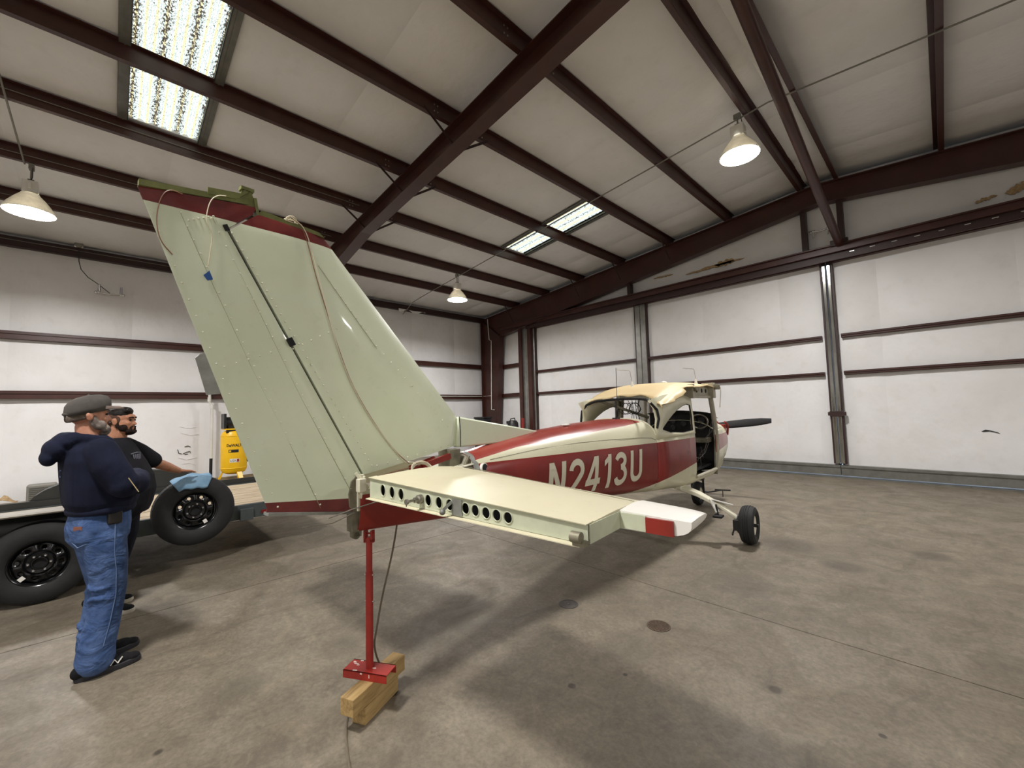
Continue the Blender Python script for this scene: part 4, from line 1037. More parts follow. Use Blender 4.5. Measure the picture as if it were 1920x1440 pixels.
# ---- landing gear
def wheel_mesh(r, w_):
    t = MB(); pr = []
    hw = w_/2
    t.lathe([(r*.50,-hw*.62),(r*.62,-hw*.92),(r*.78,-hw),(r*.92,-hw*.82),(r*.975,-hw*.5),(r*.98,-hw*.34),(r*.955,-hw*.32),(r*.955,-hw*.24),(r*.995,-hw*.22),(r,-.0*hw-.01),(r*.965,-.005),(r*.965,.005),(r,.01),(r*.995,hw*.22),(r*.955,hw*.24),(r*.955,hw*.32),(r*.98,hw*.34),(r*.975,hw*.5),(r*.92,hw*.82),(r*.78,hw),(r*.62,hw*.92),(r*.50,hw*.62)], axis=(0,1,0), n=36, caps=False)
    return t
def add_wheel(name, c, r, w_):
    h = bpy.data.objects.new(name, None); h.location = c; h.empty_display_size = .05; link(h, PLN)
    mk('tire', wheel_mesh(r, w_), M['rubber'], h)
    mk('hub', MB().lathe([(r*.52,-w_*.30),(r*.50,-w_*.34),(r*.42,-w_*.30),(r*.36,-w_*.2),(.02,-w_*.2),(.02,w_*.2),(r*.36,w_*.2),(r*.42,w_*.3),(r*.5,w_*.34),(r*.52,w_*.30)], axis=(0,1,0), n=28), M['creamw'], h)
    mk('axle_nut', MB().lathe([(.02,-w_*.62),(.02,w_*.3)], axis=(0,1,0), n=12), M['black'], h)
    return h
for sg in (-1, 1):
    W = add_wheel('main_wheel', (4.40, sg*1.09, .222), .222, .16)
    b = MB().lathe([(.115,0),(.115,.012)], (0,-sg*.10,0), (0,-sg,0), 24); b.box(-.13,-.05,-sg*.085,-sg*.145,-.06,.06); b.tube([(-.1,-sg*.14,-.05),(-.14,-sg*.15,-.09),(-.10,-sg*.16,-.12)], .01, 6)
    mk('brake', b, M['black'], W, smooth=False)
    pts = [(4.22,.36,.625,.085,.026),(4.27,.58,.545,.07,.024),(4.34,.80,.42,.052,.021),(4.39,.95,.30,.042,.019),(4.40,1.02,.235,.045,.019)]
    rings = []
    for x, y, z, wd, th in pts: rings.append([(x-wd,sg*y,z-th),(x+wd,sg*y,z-th),(x+wd,sg*y,z+th),(x-wd,sg*y,z+th)])
    mk('gear_leg', MB().loft(rings, True, True), M['creamw'], PLN, bevel=.008)
    mk('leg_fairing', MB().box(4.12,4.34,sg*.33,sg*.42,.60,.66), M['creamw'], PLN, smooth=False, bevel=.015)
    m = MB().bar((4.26,sg*.72,.50),(4.46,sg*.90,.42),.07,.014).bar((4.26,sg*.72,.50),(4.22,sg*.80,.36),.05,.02)
    mk('broken_fairing', m, M['tipwhite'], PLN, smooth=False, bevel=.005)
    mk('step_pad', MB().box(4.14,4.26,sg*.76,sg*.86,.31,.335).bar((4.20,sg*.81,.33),(4.24,sg*.78,.45),.02,.02), M['blackm'], PLN, smooth=False, bevel=.006)
N_ = add_wheel('nose_wheel', (6.12, -.02, .19), .19, .13)
m = MB().tube([(6.12,-.02,.42),(6.02,-.02,.72)], .032, 12).bar((6.12,-.11,.19),(6.12,-.11,.43),.03,.02,up=(1,0,0)).bar((6.12,.07,.19),(6.12,.07,.43),.03,.02,up=(1,0,0)).box(6.07,6.17,-.12,.08,.41,.45)
mk('nose_strut', m, M['black'], PLN, smooth=True)
a, b = loc(onZ(1355,921,.10)), loc(onZ(1327,925,.10))
tw = thing('tow_bar', 'thin black tow bar with cross handle at the nose wheel', 'tow bar', AT, R(96))
mk('bar', MB().tube([(6.16,.07,.19),(6.4,.0,.17),(b.x,b.y,.12),(a.x,a.y,.12)], .012, 8), M['black'], tw)
mk('handle', MB().tube([(a.x-.04,a.y+.12,.12),(a.x+.04,a.y-.12,.12)], .014, 8).tube([(a.x,a.y,.12),(a.x,a.y,.0)], .008, 6), M['black'], tw)
# ================================================================== tail stand on timbers
def woodmat(name, c0, c1, c2, axis=0, sc=1.0):
    t = NT(name); st = [14*sc,14*sc,14*sc]; st[axis] = 1.2*sc
    f = t.noise(1.6, 6, .65, stretch=tuple(st), dist=1.2); g = t.noise(3, 3)
    c = t.ramp(f, [(.3,c0),(.5,c1),(.72,c2)]); c = t.mix(t.ramp(g, [(.5,0.0),(.8,.45)]), c, tuple(x*.7 for x in c0[:3])+(1,))
    t.base(c); t.set(.75); t.bump(f, .35, .004); return t.mat
M['timber'] = woodmat('treated_pine', srgb(128,102,62), srgb(166,138,88), srgb(186,160,110))
def timber(p, q, wd, z0, h, label):
    p, q = Vector(p), Vector(q); d = q-p; t = mk('timber_block', MB().box(-d.length/2, d.length/2, -wd/2, wd/2, 0, h), M['timber'], smooth=False, bevel=.004)
    t.location = ((p.x+q.x)/2, (p.y+q.y)/2, z0); t.rotation_euler = (0,0,math.atan2(d.y,d.x))
    tag(t, label, 'timber', 'timbers under the tail stand'); return t
timber((-2.225,.90), (-2.40,1.29), .086, .0895, .089, 'longer timber block directly under the red stand foot')
timber((-2.255,.975), (-2.385,1.235), .088, 0, .089, 'short timber block on the concrete, below another timber')
M['redjack'] = paint('scuffed_red_paint', srgb(150,40,32), .45, var=.2, scale=12)
stn = thing('tail_stand', 'red steel tail stand propping up the airplane tail', 'stand', (-2.325,1.07,.179), math.atan2(.14,.23))
m = MB().box(-.135,.135,-.052,.052,.036,.041).box(-.135,.135,-.052,-.047,0,.041).box(-.135,.135,.047,.052,0,.041)
mk('foot_channel', m, M['redjack'], stn, smooth=False)
rr = random.Random(3); m = MB()
for q in range(9):
    x, y = rr.uniform(-.12,.06), rr.uniform(-.045,.045); m.obox((x,y,.0412), (rr.uniform(.003,.014),.002,0), (-.001,.0025,0), (0,0,.0004))
m.obox((.03,-.0522,.025), (.002,0,0), (0,.0004,0), (0,0,.009)); m.obox((-.02,-.0522,.034), (.006,0,0), (0,.0004,0), (0,0,.004))
mk('paint_chips', m, M['tipwhite'], stn, smooth=False)
mk('outer_tube', MB().tube([(0,0,.041),(0,0,.56)], .0205, 20), M['redjack'], stn)
mk('inner_tube', MB().tube([(0,0,.55),(0,0,.755)], .0175, 20), M['redjack'], stn)
m = MB()
for z in (.545,.40): m.tube([(-.03,0,z),(.03,0,z)], .005, 8)
mk('locking_pins', m, M['steel'], stn)
mk('fork', MB().box(-.028,-.016,-.014,.014,.73,.793).box(.016,.028,-.014,.014,.73,.793).box(-.028,.028,-.014,.014,.725,.745).tube([(-.034,0,.775),(.034,0,.775)], .005, 8), M['redjack'], stn, smooth=False)
pts = [fin_px(744,984), fin_px(742,1000), fin_px(734,1045), fin_px(716,1120), fin_px(706,1180), fin_px(700,1215)]
W = [AT+AF*p.x+AL*p.y+Vector((0,0,p.z)) for p in pts]+[Vector((-2.44,1.20,.10)), Vector((-2.46,1.10,.006)), Vector((-2.40,.99,.006)), onZ(651,1346,.006), onZ(648,1372,.006), onZ(651,1408,.006), onZ(656,1444,.006), onZ(670,1500,.006)]
for _ in range(2):
    q = [W[0]]
    for a, b in zip(W, W[1:]): q += [a*.75+b*.25, a*.25+b*.75]
    W = q+[W[-1]]
tag(mk('cord', MB().tube(W, .0055, 6), paint('grey_brown_cord', srgb(104,94,78), .7)), 'thin grey cord hanging from the tail and running past the timbers', 'cord')

# ================================================================== trailer
M['tsteel'] = paint('black_trailer_steel', srgb(40,44,44), .45, var=.2, scale=5)
M['tgrey'] = paint('dark_green_grey_steel', srgb(66,74,74), .5, var=.15, scale=6)
M['tsilver'] = paint('worn_silver_fender', srgb(134,130,120), .5, .3, var=.15, scale=10)
M['deck'] = woodmat('weathered_deck_plank', srgb(138,122,98), srgb(176,160,134), srgb(196,182,156), axis=1)
X0, X1, YT0, YT1, ZD = -8.05, -6.03, -4.2, 1.95, .56
TR = thing('trailer', 'flatbed utility trailer with wooden deck and black fenders', 'trailer', (-6.9,-.04,0))
def trel(m): 
    m.v = [(x+6.9, y+.04, z) for x, y, z in m.v]; return m
def tmk(name, m, mat, par=None, **k): return mk(name, trel(m), mat, par or TR, **k)
n = 12; w_ = (X1-X0-.12)/n
for k in range(n): tmk('deck_plank', MB().box(X0+.06+k*w_+.004, X0+.06+(k+1)*w_-.004, YT0, YT1, ZD-.035, ZD+random.uniform(-.002,.002)), M['deck'], smooth=False)
for xx in (X0, X1):
    tmk('side_rail', MB().box(xx-.03,xx+.03,YT0,YT1,ZD-.16,ZD+.012), M['tgrey'], smooth=False, bevel=.006)
tmk('far_side_board', MB().box(X0-.04,X0+.0,YT0,YT1,ZD,ZD+.09), M['tsteel'], smooth=False)
for y in (-3.4,-2.2,1.2,1.75):
    tmk('stake_pocket', MB().box(X1+.03,X1+.075,y-.07,y+.07,ZD-.17,ZD-.03), M['tgrey'], smooth=False, bevel=.006)
tmk('end_rail', MB().box(X0,X1,YT1-.04,YT1+.03,ZD-.22,ZD-.01), M['tgrey'], smooth=False, bevel=.006)
for xx in (X0+.25, X1-.25): tmk('frame_beam', MB().box(xx-.05,xx+.05,YT0,YT1,ZD-.2,ZD-.036), M['tsteel'], smooth=False)
tmk('marker_light', MB().box(X1+.028,X1+.04,1.36,1.46,ZD-.12,ZD-.08), paint('red_marker_lens', srgb(120,26,24), .3), smooth=False, bevel=.004)
WY = (-.455, -1.33)
for wy in WY: tmk('axle', MB().box(X0+.0,X1+.1,wy-.04,wy+.04,.29,.37), M['tsteel'], smooth=False)
def fender(m, xa, xb, zt, y0, y1, th=.012):
    pr = [(y0,.46),(y0+.10,.62),(y0+.25,zt-.04),(y0+.42,zt),(y1-.42,zt),(y1-.25,zt-.04),(y1-.10,.62),(y1,.46)]
    m.loft([[(xa,y,z),(xb,y,z),(xb,y,z-th),(xa,y,z-th)] for y, z in pr], True, True)
    return pr
m = MB(); pr = fender(m, X1+.03, X1+.30, .825, -1.84, .10); tmk('fender', m, M['tsilver'])
m = MB(); m.tube([(X1+.30,y,z-.006) for y, z in pr], .014, 6); tmk('fender_lip', m, M['tsilver'])
m = MB(); m.loft([[(X1+.035,y,z),(X1+.035,y,.45)] for y, z in pr], closed=False); tmk('fender_skirt', m, M['tsteel'], solid=.006)
m = MB(); pr = [(.17-.95*math.cos(q), .50+.42*math.sin(q)**.75) for q in [math.pi*(.5+15*k)/16/1 if False else math.pi*k/16 for k in range(17)]]; m.loft([[(X0-.30,y,z),(X0-.03,y,z),(X0-.03,y,z-.012),(X0-.30,y,z-.012)] for y, z in pr], True, True); m.loft([[(X0-.032,y,z),(X0-.032,y,.45)] for y, z in pr], closed=False); tmk('far_fender', m, M['tsteel'])
def tire_profile(r, w_, rim):
    h = w_/2
    return [(rim,-h*.80),(rim*1.10,-h*.95),(rim*1.35,-h*1.0),(r*.90,-h*.92),(r*.965,-h*.74),(r*.985,-h*.68),(r*.962,-h*.62),(r*.985,-h*.58),(r,-h*.3),(r*.97,-h*.27),(r*.97,-h*.22),(r,-h*.2),(r,h*.2),(r*.97,h*.22),(r*.97,h*.27),(r,h*.3),(r*.985,h*.58),(r*.962,h*.62),(r*.985,h*.68),(r*.965,h*.74),(r*.90,h*.92),(rim*1.35,h*1.0),(rim*1.10,h*.95),(rim,h*.80)]
def steel_wheel(parent, rim, w_):
    """axis x, outer face toward +x"""
    h = w_/2
    m = MB().lathe([(rim*.86,-h*.8),(rim,-h*.82),(rim*1.03,-h*.86),(rim*1.03,-h*.80),(rim*.96,-h*.7),(rim*.90,-h*.3),(rim*.90,h*.2),(rim*.96,h*.7),(rim*1.03,h*.80),(rim*1.03,h*.86),(rim,h*.84),(rim*.93,h*.72),(rim*.89,h*.52)], axis=(1,0,0), n=40, caps=False)
    mk('rim_barrel', m, M['wheelblack'], parent)
    m = MB(); K = 8; ri, ro = rim*.50, rim*.89
    for k in range(K):
        a0 = 2*math.pi*(k+.5)/K; da = math.pi/K
        def fn(a, b):
            r_ = (ri+ro)/2+(ro-ri)/2*b; an = a0+da*a
            return (h*.30+.018*math.cos((r_-ri)/(ro-ri)*math.pi/2), r_*math.cos(an), r_*math.sin(an))
        m.holecell(fn, (.0165/((ri+ro)/2*da), .0165/((ro-ri)/2)), 24)
    mk('wheel_disc', m, M['wheelblack'], parent, solid=.005)
    m = MB().lathe([(ri*1.02,h*.30+.018),(ri*.86,h*.30+.035),(ri*.60,h*.30+.03),(ri*.52,h*.30+.045),(ri*.46,h*.30+.045),(ri*.46,0)], axis=(1,0,0), n=32, caps=False)
    mk('wheel_centre', m, M['wheelblack'], parent)
    mk('hub_bore', MB().lathe([(ri*.46,h*.30+.02),(0,h*.30+.02)], axis=(1,0,0), n=24, caps=False), M['blackm'], parent)
    m = MB()
    for k in range(6):
        a = 2*math.pi*k/6+.3; m.lathe([(.011,0),(.011,.018),(.006,.024)], (h*.30+.03, ri*.70*math.cos(a), ri*.70*math.sin(a)), (1,0,0), 6)
    mk('lug_nuts', m, M['chrome'], parent)
    a = R(-55); c = (h*.30+.035, rim*.78*math.cos(a), rim*.78*math.sin(a))
    mk('balance_sticker', MB().obox(c, (.001,0,0), (0,.016,.008), (0,-.009,.018)), M['tipwhite'], parent, smooth=False)
M['wheelblack'] = paint('gloss_black_wheel', srgb(14,14,15), .22, var=.1)
for sx, sg in ((X1+.16, 1), (X0-.16, -1)):
    for wy in WY:
        e = bpy.data.objects.new('wheel', None); e.location = (sx+6.9, wy+.04, .362); e.rotation_euler = (R(17*wy*10),0,0 if sg > 0 else math.pi); link(e, TR)
        mk('tire', MB().lathe(tire_profile(.362,.225,.20), axis=(1,0,0), n=44, caps=False), M['rubber'], e)
        steel_wheel(e, .20, .2)
# spare wheel hung on the trailer side
SP = Vector((-5.875, .675, .625))
sp = thing('spare_wheel', 'spare wheel with black steel rim hung on the trailer side under a blue rag', 'wheel', SP)
mk('tire', MB().lathe(tire_profile(.372,.225,.205), axis=(1,0,0), n=48, caps=False), M['rubber'], sp)
steel_wheel(sp, .205, .2)
tmk('spare_bracket', MB().box(X1-.02,X1+.08,.64,.71,.45,.68), M['tsteel'], smooth=False)
# blue rag over the spare tyre
M['rag'] = None
def ragmat():
    t = NT('blue_shop_towel'); f = t.noise(7,5,.6); t.base(t.ramp(f, [(.3,srgb(98,136,166)),(.7,srgb(138,170,194))])); t.set(.9); t.bump(t.noise(40,4), .4, .004); return t.mat
M['rag'] = ragmat()
def ragf(a, b):
    # a: round the tyre, b: from the back of the tread over to the front face
    ang = R(123-55*a); s = b*.34-.16
    if s < .08: r_ = .384; x = s+.02
    else:
        over = s-.08; r_ = .384-over*(1.0+.35*math.sin(a*2.2)); x = .10+.022*min(1,over*12)
    r_ += .006*math.sin(a*14+b*5)+.004*math.sin(b*17)
    if a > .8: r_ += .012*(a-.8)*5
    return (x, r_*math.cos(ang), r_*math.sin(ang))
rg = mk('blue_rag', MB().grid(ragf, 22, 20), M['rag'], recalc=False, solid=.004, angle=70); rg.location = SP
tag(rg, 'crumpled light blue rag draped over the spare tire', 'rag')

# ================================================================== compressor on its pallet
M['yellow'] = paint('yellow_compressor_paint', srgb(236,186,20), .35, var=.06, scale=4)
CP = Vector((-12.55, 2.22, 0))
pal = thing('wooden_pallet', 'low wooden pallet under the yellow compressor', 'pallet', (CP.x, CP.y+.05, 0))
M['palletwood'] = woodmat('pallet_wood', srgb(112,96,66), srgb(142,124,88), srgb(162,144,104), axis=1)
for k in range(6): mk('top_board', MB().box(-.5+k*.175,-.5+k*.175+.125,-.6,.6,.105,.125), M['palletwood'], pal, smooth=False)
for k in range(3): mk('stringer', MB().box(-.5,.5,-.58+k*.545,-.52+k*.545,.02,.104), M['palletwood'], pal, smooth=False)
for k in range(3): mk('bottom_board', MB().box(-.5+k*.44,-.5+k*.44+.12,-.6,.6,0,.0195), M['palletwood'], pal, smooth=False)
cmp_ = thing('air_compressor', 'tall yellow upright air compressor tank with black motor on pallet', 'compressor', (CP.x, CP.y, .126))
mk('tank', MB().lathe([(.0,.10),(.14,.115),(.24,.16),(.275,.22),(.285,.28),(.285,1.05),(.275,1.11),(.24,1.17),(.14,1.215),(0,1.23)], n=36), M['yellow'], cmp_)
mk('weld_band', MB().lathe([(.286,.255),(.289,.26),(.289,.275),(.286,.28)], n=36, caps=False).lathe([(.286,1.05),(.289,1.055),(.289,1.07),(.286,1.075)], n=36, caps=False), M['yellow'], cmp_)
for k in range(3):
    a = R(20+120*k); c, s = math.cos(a), math.sin(a)
    m = MB().loft([[(c*.20-s*q*.06, s*.20+c*q*.06, .20) for q in (-1,1)]+[(c*.23-s*q*.06, s*.23+c*q*.06, .20) for q in (1,-1)], [(c*.27-s*q*.05, s*.27+c*q*.05, .0) for q in (-1,1)]+[(c*.33-s*q*.05, s*.33+c*q*.05, .0) for q in (1,-1)]], True, True)
    mk('leg', m, M['yellow'], cmp_, smooth=False)
m = MB().box(-.22,.22,-.24,.24,1.22,1.25); mk('motor_plate', m, M['yellow'], cmp_, smooth=False)
m = MB().lathe([(.13,-.2),(.14,-.19),(.14,.1),(.1,.14)], (0,-.02,1.40), (0,1,0), 20).box(-.2,.2,-.25,-.20,1.25,1.62).box(-.1,.12,-.15,.18,1.25,1.5).lathe([(.09,0),(.10,.02),(.10,.16),(.06,.19)], (.06,.1,1.45), n=16)
mk('motor_and_pump', m, M['black'], cmp_, smooth=True)
mk('gauge_panel', MB().box(.15,.2,-.2,.0,1.14,1.22).tube([(.2,.0,1.18),(.24,.08,1.16),(.23,.12,1.12)], .01, 8), M['black'], cmp_, smooth=False)
ca = math.atan2(-CP.y, -CP.x)          # toward the camera
def tankmap(a0, a1, z0, z1, r=.2875):
    return lambda a, b: (r*math.cos(ca+a0+(a1-a0)*a), r*math.sin(ca+a0+(a1-a0)*a), z0+(z1-z0)*b)
M['ink'] = paint('black_ink', srgb(20,20,20), .5); M['inkred'] = paint('red_ink', srgb(150,40,40), .5)
lettering('lettering', 'DeWALT', .1, tankmap(-.55,.60,.80,.87), M['ink'], cmp_, offset=.003, cuts=2)
def tankpatch(a0, a1, z0, z1, r): f = tankmap(a0,a1,z0,z1,r); return MB().grid(f, 8, 1)
mk('model_label', tankpatch(-.40,.35,.66,.73,.2868), M['ink'], cmp_, recalc=False)
mk('label_mark', tankpatch(-.35,-.2,.675,.715,.2876), M['yellow'], cmp_, recalc=False)
mk('usa_label', tankpatch(-.30,.42,.415,.505,.2868), M['tipwhite'], cmp_, recalc=False)
mk('usa_label_red', tankpatch(.22,.40,.425,.495,.2874), M['inkred'], cmp_, recalc=False)
lettering('usa_lettering', 'USA', .1, tankmap(-.26,.18,.43,.49,.288), M['ink'], cmp_, cuts=2)

# ================================================================== things behind the plane by the doors
bx = thing('shop_vacuum', 'black machine top peeking over the dorsal fin by the doors', 'machine', (-11.15,10.7,0))
m = MB().lathe([(.20,.06),(.22,.1),(.23,.75),(.24,.78),(.24,.86),(.21,1.0),(.2,1.18),(.14,1.27),(0,1.29)], n=20)
mk('drum', m, M['black'], bx)
mk('handle', MB().tube([(-.14,0,1.2),(-.12,0,1.33),(.1,0,1.36),(.14,0,1.2)], .02, 8).box(-.3,-.18,-.05,.05,1.15,1.25), M['black'], bx)
for k in range(4): mk('caster', MB().lathe([(.06,-.015),(.06,.015)], (.17*math.cos(R(45+90*k)),.17*math.sin(R(45+90*k)),.06), (0,1,0), 14), M['rubber'], bx)
o = thing('red_mast', 'narrow red steel post leaning by the grey door jamb', 'post', (-10.82,10.85,0))
mk('mast', MB().bar((0,0,.02),(.0,.05,1.36),.09,.06,up=(1,0,0)), M['redjack'], o, smooth=False, bevel=.01); mk('foot', MB().box(-.12,.12,-.1,.1,0,.03), M['redjack'], o, smooth=False)
c = thing('black_case', 'low black case edge showing above the fin by corner column', 'case', (-12.7,10.55,0))
mk('body', MB().box(-.3,.3,-.2,.2,.04,1.36), M['black'], c, smooth=False, bevel=.03); mk('lid', MB().box(-.32,.32,-.22,.22,1.36,1.42), M['black'], c, smooth=False, bevel=.02)
# torn tape hanging from the eave near the far lamp
o = mk('torn_vinyl_strip', MB().grid(lambda a,b: (-13.38+.02*math.sin(a*9), 7.3+1.1*a, 5.42-.12*b*(.5+.5*math.sin(a*11+1))), 16, 3), M['vinyl'], recalc=False, solid=.003)
tag(o, 'torn white vinyl strip hanging under the eave near the lamp', 'vinyl strip')
# ================================================================== the two men
def blob(name, mb, mat, parent, voxel=.008, smooth=4, dec=None):
    me = bpy.data.meshes.new(name); me.from_pydata(mb.v, [], mb.f)
    bm = bmesh.new(); bm.from_mesh(me); bmesh.ops.recalc_face_normals(bm, faces=bm.faces); bm.to_mesh(me); bm.free()
    ob = bpy.data.objects.new('tmp', me); COL.objects.link(ob)
    md = ob.modifiers.new('r','REMESH'); md.mode = 'VOXEL'; md.voxel_size = voxel
    if smooth:
        sm = ob.modifiers.new('s','SMOOTH'); sm.iterations = smooth; sm.factor = .5
    bpy.context.view_layer.update()
    m2 = bpy.data.meshes.new_from_object(ob.evaluated_get(bpy.context.evaluated_depsgraph_get()))
    bpy.data.objects.remove(ob, do_unlink=True)
    m2.name = name; m2.materials.clear(); m2.materials.append(mat)
    m2.polygons.foreach_set('use_smooth', [True]*len(m2.polygons))
    return link(bpy.data.objects.new(name, m2), parent)
def limb(m, pts, n=16, sq=(1,1)):
    """pts: (x,y,z,r) chain with rounded ends"""
    m.tube([p[:3] for p in pts], [p[3] for p in pts], n, sq=sq)
    for p in (pts[0], pts[-1]): m.ball(p[:3], p[3], 14, 8)
    for p in pts[1:-1]: m.ball(p[:3], p[3]*.99, 14, 8)
def torso(m, rows, n=24, e=2.4):
    rings = []
    for z, cx, cy, a, b in rows:
        ring = []
        for k in range(n):
            t = 2*math.pi*k/n; c, s = math.cos(t), math.sin(t)
            ring.append((cx+a*math.copysign(abs(c)**(2/e),c), cy+b*math.copysign(abs(s)**(2/e),s), z))
        rings.append(ring)
    m.loft(rings, True, True)
def hand(m, w, d, up, side, size=.19, curl=.25, thumb=1):
    """open hand: wrist w, finger direction d, palm normal up, side toward the thumb"""
    w, d, up, side = Vector(w), Vector(d).normalized(), Vector(up).normalized(), Vector(side).normalized()
    pl = size*.52
    m.obox(w+d*pl*.5, d*pl*.52, side*.040, up*.012); m.ball(w, .028); m.ball(w+d*pl*.25+side*.02, (.03,.03,.018), ax=(d,side,up))
    for k, L in enumerate((.88,1.0,.93,.74)):
        b = w+d*pl*.98+side*(.030-.0205*k); l1 = size*.46*L
        dd = (d+side*(.10-.07*k)).normalized()
        p1 = b+dd*l1*.45; p2 = p1+(dd-up*curl).normalized()*l1*.32; p3 = p2+(dd-up*curl*2).normalized()*l1*.25
        limb(m, [(*b,.0105),(*p1,.0098),(*p2,.009),(*p3,.0078)], 10)
    b = w+d*pl*.25+side*.034; p1 = b+(d*.75+side*.7).normalized()*.038; p2 = p1+(d*.95+side*.3).normalized()*.034
    limb(m, [(*b,.0135),(*p1,.0115),(*p2,.0095)], 10)
def skin(name, c0, c1):
    t = NT(name); t.base(t.ramp(t.noise(14,4), [(.35,c0),(.65,c1)])); t.set(.55); t.b.inputs['Subsurface Weight'].default_value = .08
    t.b.inputs['Subsurface Radius'].default_value = (.01,.004,.002); t.bump(t.noise(160,2), .1, .002); return t.mat
def cloth(name, c0, c1, sc=6, rough=.92, fold=.5, weave=.15, stretch=(1,1,.35)):
    t = NT(name); f = t.noise(sc, 5, .65); t.base(t.ramp(f, [(.32,c0),(.68,c1)])); t.set(rough, 0, .2)
    t.bump(t.math('ADD', t.math('MULTIPLY', t.noise(7, 3, stretch=stretch, dist=.6), 1.0), t.math('MULTIPLY', t.noise(260,2), .03*weave/.15)), fold, .03); return t.mat
M['skin1'] = skin('weathered_skin', srgb(178,122,98), srgb(202,148,122)); M['skin2'] = skin('tanned_skin', srgb(158,108,80), srgb(182,130,100))
M['hoodie'] = cloth('navy_fleece', srgb(16,20,36), srgb(25,30,50)); M['tee'] = cloth('black_cotton', srgb(19,19,23), srgb(30,30,35), fold=.35); M['pants2'] = cloth('black_navy_trousers', srgb(15,16,24), srgb(24,25,35))
M['denim'] = cloth('blue_denim', srgb(46,68,108), srgb(82,104,146), sc=9, fold=.9, stretch=(1,1,1.6))
M['denim_seam'] = cloth('light_denim_stitching', srgb(88,110,146), srgb(108,128,160))
M['capcloth'] = cloth('grey_cap_cloth', srgb(68,65,62), srgb(88,84,80), fold=.2); M['capbill'] = cloth('faded_brown_grey_bill', srgb(118,104,98), srgb(138,124,116), fold=.1)
M['beardgrey'] = cloth('grey_beard', srgb(92,82,77), srgb(150,140,133), sc=34, fold=.5); M['beardblack'] = cloth('black_beard', srgb(26,19,16), srgb(40,30,25), sc=40, fold=.3)
M['hairgrey'] = cloth('grey_brown_hair', srgb(84,74,66), srgb(120,110,102), sc=40, fold=.4); M['hairblack'] = cloth('black_hair', srgb(15,12,11), srgb(28,23,20), sc=40, fold=.3, rough=.6); M['stubble'] = cloth('short_cropped_hair', srgb(66,48,40), srgb(92,68,55), sc=60, fold=.1)
M['shoe'] = cloth('black_mesh_shoe', srgb(17,17,18), srgb(30,30,32), sc=40, fold=.2); M['sole'] = paint('dark_shoe_sole', srgb(36,36,40), .7); M['solew'] = paint('pale_shoe_sole', srgb(186,180,166), .7)
M['leather'] = paint('black_leather', srgb(24,22,21), .5, var=.25, scale=30); M['eye'] = paint('eye', srgb(32,24,20), .2)

def head_mesh(m, c, yaw, s=1.0, jaw=1.0):
    """c: centre of the skull; +y is the face direction before yaw"""
    cy, sy = math.cos(yaw), math.sin(yaw); X = Vector((cy,sy,0)); Y = Vector((-sy,cy,0)); Z = Vector((0,0,1)); c = Vector(c)
    P = lambda x,y,z: c+X*x*s+Y*y*s+Z*z*s
    B = lambda p, r, n=16, k=10: m.ball(P(*p), tuple(q*s for q in r), n, k, ax=(X,Y,Z))
    B((0,-.012,.025),(.076,.095,.092),20,12); B((0,.02,-.03),(.064*jaw,.076,.09)); B((0,.045,-.082),(.046*jaw,.045,.036)); B((0,.072,-.092),(.022,.022,.02))
    B((0,.075,.035),(.055,.022,.03)); B((.034,.066,-.02),(.024,.022,.024)); B((-.034,.066,-.02),(.024,.022,.024))
    m.loft([[P(-.010,.083,.022),P(.010,.083,.022),P(.004,.09,.022),P(-.004,.09,.022)],[P(-.018,.083,-.028),P(.018,.083,-.028),P(.008,.115,-.024),P(-.008,.115,-.024)],[P(-.016,.083,-.036),P(.016,.083,-.036),P(.006,.104,-.036),P(-.006,.104,-.036)]], True, True)
    B((0,.108,-.026),(.011,.010,.010)); B((0,.084,-.056),(.024,.014,.007)); B((0,.083,-.067),(.020,.014,.008))
    for q in (-1,1):
        B((q*.031,.080,.030),(.02,.012,.007)); B((q*.080,-.006,-.004),(.010,.019,.032)); B((q*.086,-.014,.008),(.008,.014,.02))
    return P, (X,Y,Z)

# ---------------------------------------------------------------- man in the navy hoodie
A = thing('person', 'man in grey cap, navy hoodie and blue jeans with arms folded', 'person', (-4.02,-.04,0), R(14))
HY = R(-4); hc = (0,-.085,1.672)
m = MB(); P1, AX1 = head_mesh(m, hc, HY)
limb(m, [(0,-.07,1.40,.06),(0,-.085,1.52,.060),(0,-.095,1.60,.056)])
torso(m, [(.86,0,0,.15,.11),(1.05,0,0,.15,.11),(1.25,0,-.03,.17,.11),(1.42,0,-.06,.17,.09),(1.47,0,-.07,.08,.06)])
RSH, REL, RWR = (.215,-.06,1.425), (.265,.05,1.20), (-.05,.15,1.215); LSH, LEL, LWR = (-.215,-.06,1.425), (-.265,.06,1.20), (.03,.165,1.19)
for sh, el, wr in ((RSH,REL,RWR),(LSH,LEL,LWR)): limb(m, [(*sh,.05),(*el,.042),(*wr,.03)])
hand(m, RWR, (-.9,-.25,-.05), (-.1,1,0), (0,.1,1), .17, .4); hand(m, LWR, (.9,-.30,.05), (.3,1,0), (0,.1,1), .17, .4)
for q, y0 in ((1,-.02),(-1,.03)): limb(m, [(q*.09,0,.9,.07),(q*.10,.02,.5,.05),(q*.105,y0-.02,.1,.04)]); m.ball((q*.105,y0+.03,.05),(.028,.08,.02))
blob('body', m, M['skin1'], A, .0055, 3)
m = MB()
torso(m, [(1.035,0,-.005,.185,.150),(1.06,0,-.005,.20,.165),(1.10,0,-.005,.215,.185),(1.16,0,-.012,.222,.185),(1.28,0,-.035,.228,.172),(1.38,0,-.058,.230,.155),(1.45,0,-.068,.205,.135),(1.50,0,-.075,.135,.108),(1.54,0,-.08,.085,.088)])
